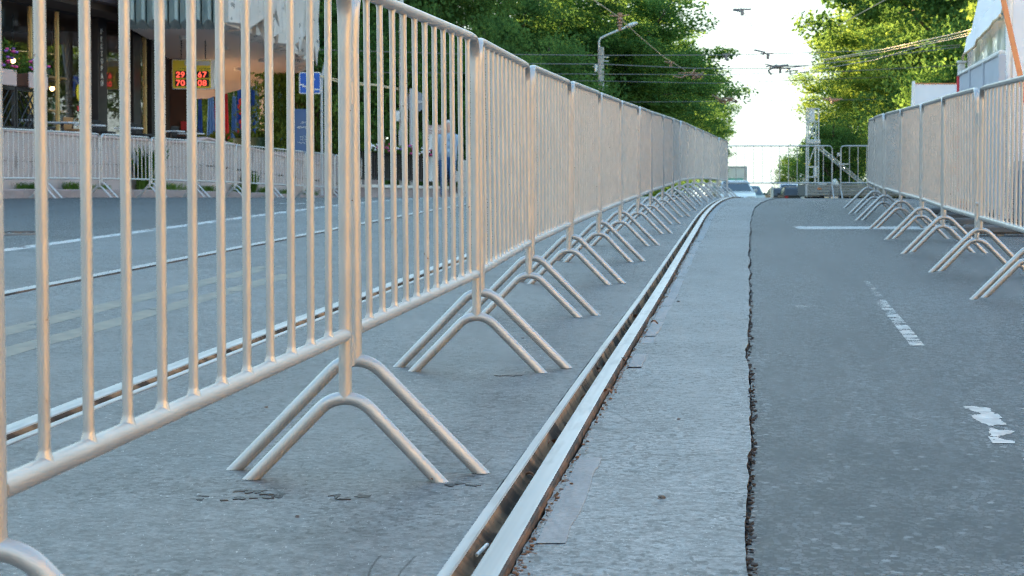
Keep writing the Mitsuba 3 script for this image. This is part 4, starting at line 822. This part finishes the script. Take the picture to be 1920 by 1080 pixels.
for x in (11.22, 16.7):
    for yy in (75.2, 76.8): wheel_parts(fb, x, yy, z75 + .40, .40, .24, 'y')
for k, (x, w, h) in enumerate(((11.0, .5, .22), (11.45, .3, .30), (12.3, .7, .12))): single('cargo_sack', trimesh.creation.icosphere(2, 1).apply_transform(np.diag([w / 2, .3, h, 1])).apply_translation([x, 75.7, .95 + h * .8]), 'm_offwhite', f'pale sack lying on the truck bed, {ORD[k]} from the left', 'sack', 'sacks on the truck bed')
ms = thing('folding_mast', 'pale steel lattice mast with a raised frame standing on the truck bed', 'mast')
for x in (10.38, 10.44, 10.70, 10.80): obj('upright', box(x - .020, x + .020, 75.29, 75.35, .95, 3.97 if x < 10.5 or x > 10.75 else 3.4), 'm_offwhite', ms)
for z in (3.95, 3.5, 2.84, 2.72, 1.9, 1.55): obj('crossbar', box(10.36, 10.82, 75.29, 75.35, z - .025, z + .025), 'm_offwhite', ms)
for a, b in (((10.46, 2.86), (10.68, 3.48)), ((10.68, 2.86), (10.46, 3.48)), ((10.44, 1.95), (10.7, 2.7))): obj('brace', rod((a[0], 75.32, a[1]), (b[0], 75.32, b[1]), .020, 6), 'm_offwhite', ms)
obj('plate', box(10.47, 10.66, 75.3, 75.33, 3.52, 3.92), 'm_white', ms); obj('collar', box(10.36, 10.86, 75.24, 75.4, 2.72, 2.86, .01), 'm_offwhite', ms); obj('control_box', box(10.62, 10.74, 75.2, 75.3, 1.55, 1.86, .02), 'm_white', ms)
ld = thing('ladder', 'slanting metal ladder leaning from the mast down to the truck bed', 'ladder')
A1, B1 = np.array([10.66, 75.35, 2.66]), np.array([12.5, 75.35, 1.15])
for dy, dz in ((0, 0), (.3, .16)): obj('rail', rod(A1 + [0, dy, dz], B1 + [0, dy, dz], .035, 8), 'm_zinc_pale', ld)
for k in range(1, 10): p = A1 + (B1 - A1) * k / 10; obj('rung', rod(p, p + [0, .3, .16], .015, 6), 'm_zinc_pale', ld)
obj('step_plate', box(11.5, 11.85, 75.2, 75.5, 1.98, 2.02), 'm_white', ld)
single('white_bollard', cat(trimesh.creation.cylinder(.09, 1.3, sections=14).apply_translation([14.6, 120, .75]), trimesh.creation.icosphere(2, .09).apply_translation([14.6, 120, 1.4])), 'm_white', 'white bollard between the teal car and the dark cars', 'bollard')

# ------------------------------------------------------------------ trees
def crown(seed, rx, ry, rz, nclump, per, size, hollow=.45):
    g = np.random.default_rng(seed); d = g.normal(size=(nclump, 3)); d /= np.linalg.norm(d, axis=1, keepdims=True); r = g.random(nclump) ** hollow
    c = d * r[:, None] * (1 + .24 * (meshkit.noise(d * 2.2 + seed, seed) - .5) * 2)[:, None] * [rx, ry, rz]
    cr = .55 + .65 * g.random(nclump)
    n = nclump * per; k = np.repeat(np.arange(nclump), per); o = g.normal(size=(n, 3)); o /= np.linalg.norm(o, axis=1, keepdims=True); o *= (g.random(n) ** .5)[:, None] * [1.25, 1.25, .72]
    p = c[k] + o * cr[k, None]
    ax = g.normal(size=(n, 3)) + d[k] * .7 + [0, 0, -.45]; ax /= np.linalg.norm(ax, axis=1, keepdims=True); e = np.cross(ax, g.normal(size=(n, 3)) * .7 + [0, 0, 1]); e /= np.linalg.norm(e, axis=1, keepdims=True)
    L = size * (.65 + .7 * g.random(n))[:, None]
    nn = np.cross(ax, e) * .15
    v = np.stack([p, p + (ax * .5 + e * .30 + nn) * L, p + ax * L, p + (ax * .5 - e * .30 + nn) * L], 1).reshape(-1, 3)
    b = np.arange(n)[:, None] * 4
    return tm(v, np.vstack([b + [0, 1, 2], b + [0, 2, 3]])), c
def wood(c, zc, h0, seed, r=.26):
    g = np.random.default_rng(seed); ms = [tube([(0, 0, -.2), (.08, .05, h0 * .5), (.02, -.1, h0), (.15, .1, zc), (.1, 0, zc + 2.5)], [r * 1.25, r, r * .85, r * .5, r * .15], 10)]
    for q in c[g.permutation(len(c))[:16]]:
        t = q + [0, 0, zc]; s = np.array([.05, 0, h0 + (zc - h0) * .8 * g.random()]); mid = (s + t) / 2 + g.normal(0, .35, 3) - [0, 0, .3]
        ms.append(tube([s, mid, t], [r * .42, r * .25, r * .08], 6))
    return cat(*ms)
def proto(seed, rx, rz, zc, ncl, per, size, h0):
    cm, c = crown(seed, rx, rx, rz, ncl, per, size); cm.apply_translation([0, 0, zc]); return mikit.ply(cm, 'm_leaf_dark'), mikit.ply(wood(c, zc, h0, seed), 'm_bark', smooth=50)
PROTO = [proto(11, 5.6, 7.8, 9.6, 210, 330, .21, 3.2), proto(12, 5.2, 7.4, 9.2, 200, 330, .20, 3.0), proto(13, 4.6, 6.8, 8.6, 170, 300, .19, 2.6), proto(14, 2.6, 2.6, 3.0, 80, 260, .16, .8)]
def tree(x, y, p, s, rz, m, lab, group, sz=None, name='leafy_tree'):
    t = thing(name, lab, 'tree' if name != 'shrub' else 'shrub', group); z = float(road(min(y, 130))) + .05
    w = T().translate([x, y, z]).rotate([0, 0, 1], rz).scale([s, s, sz or s])
    cr, tk = PROTO[p]; obj('crown', {**cr, 'to_world': w, 'bsdf': {'type': 'ref', 'id': m}}, None, t); obj('trunk', {**tk, 'to_world': w}, None, t)
GL, GR = 'trees along the left side of the street', 'trees along the right side of the street'
for k, (x, y, p, s, rz, m, d) in enumerate(((-16, 100, 0, 1.0, 20, 'm_leaf_dark', 'behind the flags and the overhang'), (-8.2, 95, 1, 1.15, 130, 'm_leaf_dark', 'behind the blue board and the underpass sign'), (-4.0, 78, 0, 1.05, 70, 'm_leaf_dark', 'behind the utility pole and flower railing'),
        (-.6, 99, 1, 1.1, 210, 'm_leaf_dark', 'left of the street lamp, above the left row of barriers'), (4.3, 103.5, 0, 1.05, 160, 'm_leaf_mid', 'just behind the street lamp'), (4.6, 114, 2, 1.2, 300, 'm_leaf_mid', 'right of the street lamp'),
        (7.6, 128, 0, .92, 40, 'm_leaf_mid', 'farther along, at the right edge of the left tree row'), (11.0, 160, 1, 1.0, 95, 'm_leaf_mid', 'farthest of the left tree row, hanging over the box truck'), (10.2, 142, 2, .95, 20, 'm_leaf_mid', 'at the tip of the left row beside the box truck'), (14.0, 178, 2, 1.05, 200, 'm_leaf_mid', 'in the distance straight above the box truck'), (-18, 95, 0, 1.1, 250, 'm_leaf_dark', 'hidden deep behind the left tree row'), (-14, 112, 1, 1.15, 10, 'm_leaf_dark', 'in the second line of the left trees'), (-20, 120, 0, 1.2, 80, 'm_leaf_dark', 'far behind the concrete building'), (-12, 118, 1, 1.05, 80, 'm_leaf_dark', 'in the third line of the left trees'))):
    tree(x, y, p, s, rz, m, f'dark green leafy tree {d}', GL, .70 * s if y > 84 and x > -2 else None)
for k, (x, y, p, s, rz, m, d) in enumerate(((16.6, 63, 1, .82, 30, 'm_leaf_light', 'yellow green tree with a leaning trunk beside the marquee tent'), (19.5, 60, 0, 1.0, 200, 'm_leaf_dark', 'green tree hidden behind the marquee tent'), (17.0, 80, 0, 1.0, 100, 'm_leaf_dark', 'green tree above the small booth tent'),
        (18.2, 97, 2, 1.05, 50, 'm_leaf_light', 'sunlit green tree behind the folding mast'), (23, 112, 1, 1.0, 280, 'm_leaf_mid', 'green tree in the second line behind the truck'), (21.5, 128, 2, 1.0, 10, 'm_leaf_light', 'yellow green tree left behind the folding mast'), (28, 90, 0, 1.1, 10, 'm_leaf_dark', 'dark tree filling the gap behind the right trees'), (27, 140, 0, 1.0, 150, 'm_leaf_mid', 'farthest green tree on the right side'))):
    tree(x, y, p, s, rz, m, d, GR, .70 * s if p == 2 else None)
for k, (x, y, s, sz, m, d) in enumerate(((-11, 92, .75, 1.0, 'm_leaf_dark', 'dark green shrub behind the advertising column'), (-6.0, 68, .8, 1.1, 'm_leaf_dark', 'dark green shrub behind the blue information board'), (-3.6, 70, .85, 1.15, 'm_leaf_dark', 'dark green shrub behind the flower railing'), (-.9, 73, .8, 1.1, 'm_leaf_dark', 'dark green shrub behind the walking man'), (1.6, 88, .9, 1.2, 'm_leaf_dark', 'dark shrub behind the middle of the left barrier row'), (5.6, 102, .9, 1.1, 'm_leaf_mid', 'shrub under the left trees near the street lamp'),
        (23.0, 168, .85, .8, 'm_leaf_light', 'yellow green shrub left of the dark cars'), (25.6, 172, .95, 1.15, 'm_leaf_mid', 'shrub above the dark cars'), (22.5, 120, 1.0, 1.2, 'm_leaf_mid', 'dark shrub behind the truck bed'), (15.9, 74, .9, 1.1, 'm_leaf_mid', 'dark shrub behind the booth tent'), (12.6, 84, .5, .6, 'm_leaf_dark', 'low shrub to the right of the truck'))):
    tree(x, y, 3, s, 40 * k, m, d, 'shrubs under the trees', sz, 'shrub')

def hedge(pts, w, h, n, seed, m, lab):
    g = np.random.default_rng(seed); p = np.array(pts, float); L = LineString(p); t = g.random(n) * L.length; q = np.array([L.interpolate(a).coords[0] for a in np.linspace(0, L.length, 400)])
    idx = np.clip((t / L.length * 399).astype(int), 0, 399); c = np.column_stack([q[idx], np.zeros(n)]) + np.column_stack([g.normal(0, w * .3, n), g.normal(0, w * .3, n), h * (g.random(n) ** .8) * (.8 + .35 * meshkit.noise(np.column_stack([t * .5, t * 0, t * 0])))])
    c[:, 2] += road(np.clip(c[:, 1], 0, 130)) + .1
    ax = g.normal(size=(n, 3)); ax /= np.linalg.norm(ax, axis=1, keepdims=True); e = np.cross(ax, g.normal(size=(n, 3))); e /= np.linalg.norm(e, axis=1, keepdims=True); Ls = .17 * (.6 + .8 * g.random(n))[:, None]
    v = np.stack([c, c + (ax * .5 + e * .3) * Ls, c + ax * Ls, c + (ax * .5 - e * .3) * Ls], 1).reshape(-1, 3); b = np.arange(n)[:, None] * 4
    t_ = thing('hedge', lab, 'hedge', 'hedges under the left trees'); obj('foliage', tm(v, np.vstack([b + [0, 1, 2], b + [0, 2, 3]])), m, t_, False)
    for k in range(0, 400, 16): obj('stem', rod((q[k][0], q[k][1], float(road(min(q[k][1], 130)))), (q[k][0], q[k][1], float(road(min(q[k][1], 130))) + h * .7), .03, 5), 'm_bark', t_)
hedge([(-6.9, 68.2), (-5, 68), (-1.5, 70), (1.0, 78)], 1.0, 1.9, 26000, 5, 'm_leaf_dark', 'clipped hedge behind the flower railing and the walking man')
hedge([(.8, 80), (4.2, 104), (8.6, 134), (10.4, 146)], 1.3, 1.7, 30000, 6, 'm_leaf_mid', 'long hedge on the far left pavement beyond the crest')

# ------------------------------------------------------------------ overhead wires
def wire(name, pts, r, m, lab, sag=.0):
    p = np.array(pts, float); t = np.linspace(0, 1, len(p)); tt = np.linspace(0, 1, 8 * (len(p) - 1) + 1); q = np.stack([np.interp(tt, t, p[:, i]) for i in range(3)], 1); q[:, 2] -= sag * 4 * tt * (1 - tt)
    single(name, tube(q, r, 5), m, lab, 'wire', 'overhead wires')
wire('span_wire', [(-6.18, 62, 5.11), (-1.54, 62, 4.97), (2.55, 62, 4.93), (6.49, 62, 4.94), (9.88, 62, 5.05), (12.97, 62, 5.23)], .011, 'm_wire', 'uppermost span wire crossing the street')
wire('span_wire', [(-5.58, 70, 5.22), (2.88, 70, 5.18), (5.93, 70, 5.04), (8.89, 70, 5.03), (11.51, 70, 5.36), (14.64, 70, 5.74)], .014, 'm_wire', 'span wire carrying the tangle of clamps over the street')
wire('span_wire', [(-4.28, 66, 4.67), (2.71, 66, 4.62), (6.25, 66, 4.6), (9.87, 66, 4.69), (13.98, 66, 4.9)], .010, 'm_wire', 'thin span wire below the tangle of clamps')
wire('span_wire', [(-5.51, 85, 5.53), (3.5, 85, 5.45), (8.05, 85, 5.36), (12.71, 85, 5.53), (17.79, 85, 5.7)], .012, 'm_wire', 'span wire behind the street lamp at mid height')
wire('span_wire', [(-5.83, 90, 4.87), (3.81, 90, 4.83), (8.97, 90, 4.87), (12.12, 90, 4.92), (16.6, 90, 4.96)], .011, 'm_wire', 'lowest span wire crossing between the tree rows')
wire('overhead_cable', [(7.29, 50, 4.03), (7.85, 45, 3.93), (8.17, 40, 3.84), (8.42, 36, 3.8)], .013, 'm_wire_pale', 'thick golden cable running into the right tree, upper strand')
wire('overhead_cable', [(7.29, 50, 4.01), (7.85, 45, 3.88), (8.17, 40, 3.79), (8.42, 36, 3.74)], .009, 'm_wire_pale', 'golden cable just below the thick strand at the right tree')
wire('overhead_cable', [(6.74, 52, 3.8), (7.62, 45, 3.7), (7.77, 40, 3.67), (8.42, 36, 3.68)], .009, 'm_wire', 'thin dark cable under the golden cables at the right tree')
wire('overhead_cable', [(9.14, 60, 5.63), (8.71, 50, 5.42), (8.15, 42, 5.14)], .013, 'm_wire_pale', 'golden cable at the top right leading out of the picture')
wire('guy_wire', [(1.79, 60, 6.67), (3.29, 66, 6.37), (4.04, 70, 6.19), (5.54, 78, 5.92), (6.8, 84, 5.81)], .017, 'm_wire_pale', 'pale guy wire sloping past the street lamp head')
wire('contact_wire', [(3.78, 40, 5.08), (5.91, 55, 5.63), (9.56, 80, 6.21), (11.32, 90, 6.21)], .008, 'm_lamp_grey', 'thin contact wire descending across the white sky')
wire('contact_wire', [(6.18, 62, 4.97), (7.7, 75, 5.42), (8.97, 90, 4.92)], .006, 'm_lamp_grey', 'short faint contact wire left in the sky gap')
for k, (a, lab) in enumerate(((((-4.84, 54, 3.88), (-4.4, 57, 3.9), (-3.89, 60, 3.99), (-3.3, 62, 3.98)), 'upper strand of the cream cable from the underpass sign to the utility pole'), (((-4.84, 54, 3.86), (-4.4, 57, 3.83), (-3.89, 60, 3.96), (-3.3, 62, 3.94)), 'lower strand of the cream cable from the underpass sign to the utility pole'))): wire('pole_cable', a, .016, 'm_rope', lab)
def clamp(name, x, y, z, w, lab, seed, m='m_wire', n=7):
    g = np.random.default_rng(seed); t = thing(name, lab, 'cable clamp', 'clamps on the overhead wires')
    for k in range(n):
        a = np.array([x + w * (g.random() - .5), y + .1 * g.normal(), z + .3 * w * (g.random() - .5)]); b = a + np.array([w * .35 * g.normal(), .1, .12 * w * g.normal()]); obj('arm', rod(a, b, .02 + .012 * g.random(), 6), m, t)
    obj('yoke', cat(box(x - w * .45, x + w * .45, y - .03, y + .03, z - .02, z + .02), box(x - .04, x + .04, y - .04, y + .04, z - .16, z)), m, t)
clamp('cable_clamp', 5.91, 55, 5.64, .5, 'T shaped cable clamp, topmost in the white sky', 1, n=1)
clamp('cable_clamp', 7.41, 62, 4.98, .36, 'small clamp on the uppermost span wire in the sky', 2, n=2)
clamp('cable_clamp', 8.77, 70, 5.05, .8, 'dark tangle of wire clamps in the middle of the white sky', 3, n=14)
clamp('cable_clamp', 8.97, 90, 4.9, .75, 'tangle of clamps at the edge of the left trees', 4, 'm_insulator', n=12)
clamp('cable_clamp', 7.29, 86, 5.74, .9, 'rusty tangle of clamps before the left trees, lit by the sun', 5, 'm_insulator', n=14)
clamp('cable_clamp', 10.47, 70, 4.05, .45, 'small rusty clamps at the edge of the right trees', 6, 'm_insulator', n=6)
clamp('cable_clamp', 5.94, 80, 5.87, .3, 'small clamp on the guy wire right of the lamp head', 7, 'm_insulator', n=3)
clamp('cable_clamp', 6.2, 62, 4.96, .25, 'tiny clamp left in the sky on the uppermost span wire', 8, n=1)
ins = thing('insulator', 'pinkish insulator hanging on the guy wire above the street lamp', 'insulator')
obj('body', lathe([(0, -.34), (.05, -.34), (.05, -.22), (.09, -.2), (.05, -.14), (.10, -.1), (.05, -.04), (.11, 0), (.05, .06), (.08, .12), (.08, .2), (0, .2)], 14).apply_translation([3.32, 66, 6.3]), 'm_insulator', ins); obj('hook', tube([(3.0, 66, 6.42), (3.3, 66, 6.40), (3.6, 66, 6.44)], .02, 6), 'm_insulator', ins)

# ------------------------------------------------------------------ the pale building behind the camera, which the low sun lights
ab = thing('apartment_building', 'ochre three storey building standing to the right of the camera outside the picture', 'building')
AB = T().translate([11.5, -4.5, 0]).rotate([0, 0, 1], 52)
def ao(n, m, b, p=ab): return obj(n, {**mikit.ply(m, b, smooth=False), 'to_world': AB}, None, p)
ao('wall', box(-9, 9, -8, 0, -2, 11), 'm_plaster'); ao('cornice', box(-9.4, 9.4, -8.4, .4, 11, 11.5), 'm_offwhite'); ao('plinth', box(-9.2, 9.2, .0, .2, -2, .6), 'm_granite')
for r in range(3):
    for c in range(4):
        x = -7.6 + c * 4.6; z = 1.6 + r * 3.4
        w = ao('window', cat(box(x, x + 1.3, .02, .1, z, z + .08), box(x, x + 1.3, .02, .1, z + 1.62, z + 1.7), box(x, x + .08, .02, .1, z + .08, z + 1.62), box(x + 1.22, x + 1.3, .02, .1, z + .08, z + 1.62)), 'm_white')
        ao('pane', box(x + .08, x + 1.22, .01, .05, z + .08, z + 1.62), 'm_car_glass', w)

# ------------------------------------------------------------------ small things on the asphalt
def blob(x, y, z, sx, sy, sz, seed):
    g = np.random.default_rng(seed); m = trimesh.creation.icosphere(1, 1); m.vertices *= (1 + .25 * g.normal(size=(len(m.vertices), 1))); m.vertices *= [sx, sy, sz]; m.apply_translation([x, y, z]); return m
for side in range(3):
    for k in range(8):
        y = 4.4 + 1.9 * k ** 1.15 + .5 * rng.random(); u = (-1.0 + .8 * rng.random(), .2 + .3 * rng.random(), .8 + 1.6 * rng.random())[side]; r = .003 + .0035 * rng.random()
        where = ('on the asphalt between the two nearest rails', 'on the pale strip right of the near rail', 'on the dark carriageway')[side]
        single('pebble', blob(float(Xr(y)) + u, y, float(surf(float(Xr(y)) + u, y, *ROADS['CDE'[side]])) + r * .3, r * 1.3, r, r * .8, 200 + 9 * k + side), 'm_pebble', f'small dark pebble {where}, {ORD[k]} from the camera', 'pebble', 'pebbles on the asphalt')
for k, (x, y) in enumerate(((-.62, 4.93), (-.56, 4.85), (-.38, 4.85), (-.67, 4.84), (-.03, 7.44), (-.13, 5.0))):
    ms = []
    for q in range(5):
        a = np.sort(rng.random(11)) * 6.283; rr = .3 + .7 * rng.random(11); w_, h_ = .010 + .020 * rng.random(), .012 + .026 * rng.random()
        pg = Polygon(np.column_stack([np.cos(a) * rr * w_, np.sin(a) * rr * h_])).buffer(0)
        pg = max(getattr(pg, 'geoms', [pg]), key=lambda g_: g_.area)
        ms.append(moved(extrude(pg, .0025), x + .03 * rng.normal(), y + .02 * rng.normal(), float(surf(x, y, *ROADS['C'])) - .0008))
    single('tar_crumbs', cat(*ms), 'm_tar', 'black scabs of torn asphalt ' + ('left of the nearest left barrier foot', 'in front of the nearest left barrier foot', 'midway between the two nearest barrier feet', 'farthest left of the nearest barrier feet', 'by the second pair of right barrier feet', 'by the nearest right barrier foot')[k], 'asphalt crumbs', 'torn asphalt crumbs')
def dry(x, y, z, seed, s=.03):
    g = np.random.default_rng(seed); t = np.linspace(0, 1, 7); w = np.sin(t * math.pi) * .35 * s + .001; a = g.random() * 6.28; c = .4 * s * np.sin(t * 3 + g.random()); P = []
    for k in range(7):
        for sg in (-1, 0, 1): P.append([t[k] * s * math.cos(a) - sg * w[k] * math.sin(a), t[k] * s * math.sin(a) + sg * w[k] * math.cos(a), abs(c[k]) + (abs(sg) * .2 * s)])
    f = [[k * 3 + q, k * 3 + q + 1, k * 3 + q + 4] for k in range(6) for q in range(2)] + [[k * 3 + q, k * 3 + q + 4, k * 3 + q + 3] for k in range(6) for q in range(2)]
    return tm(P, f).apply_translation([x, y, z])
for k in range(16):
    y = (4.6, 5.3, 5.9, 6.9, 7.0, 7.8, 7.9, 7.95, 8.05, 8.2, 9.6, 9.7, 10.4, 11.5, 12.6, 13.4)[k]; ing = k % 4 != 3
    single('dry_leaf', dry(float(Xr(y)) + (.04 if ing else .15) + .008 * rng.normal(), y, float(road(y)) + (-.032 if ing else -.004), 500 + k, .035), 'm_dry_leaf', f'curled brown leaf {"in the groove of" if ing else "right beside"} the near rail, {ORD[k]} from the camera', 'leaf', 'dry leaves along the near rail', smooth=True)
single('cigarette_butt', tube([(.005 + float(Xr(4.25)) + .03, 4.25, float(road(4.25)) - .02), (float(Xr(4.29)) + .052, 4.29, float(road(4.25)) - .005)], .004, 8), 'm_offwhite', 'white cigarette butt lying in the groove of the near rail', 'cigarette butt')
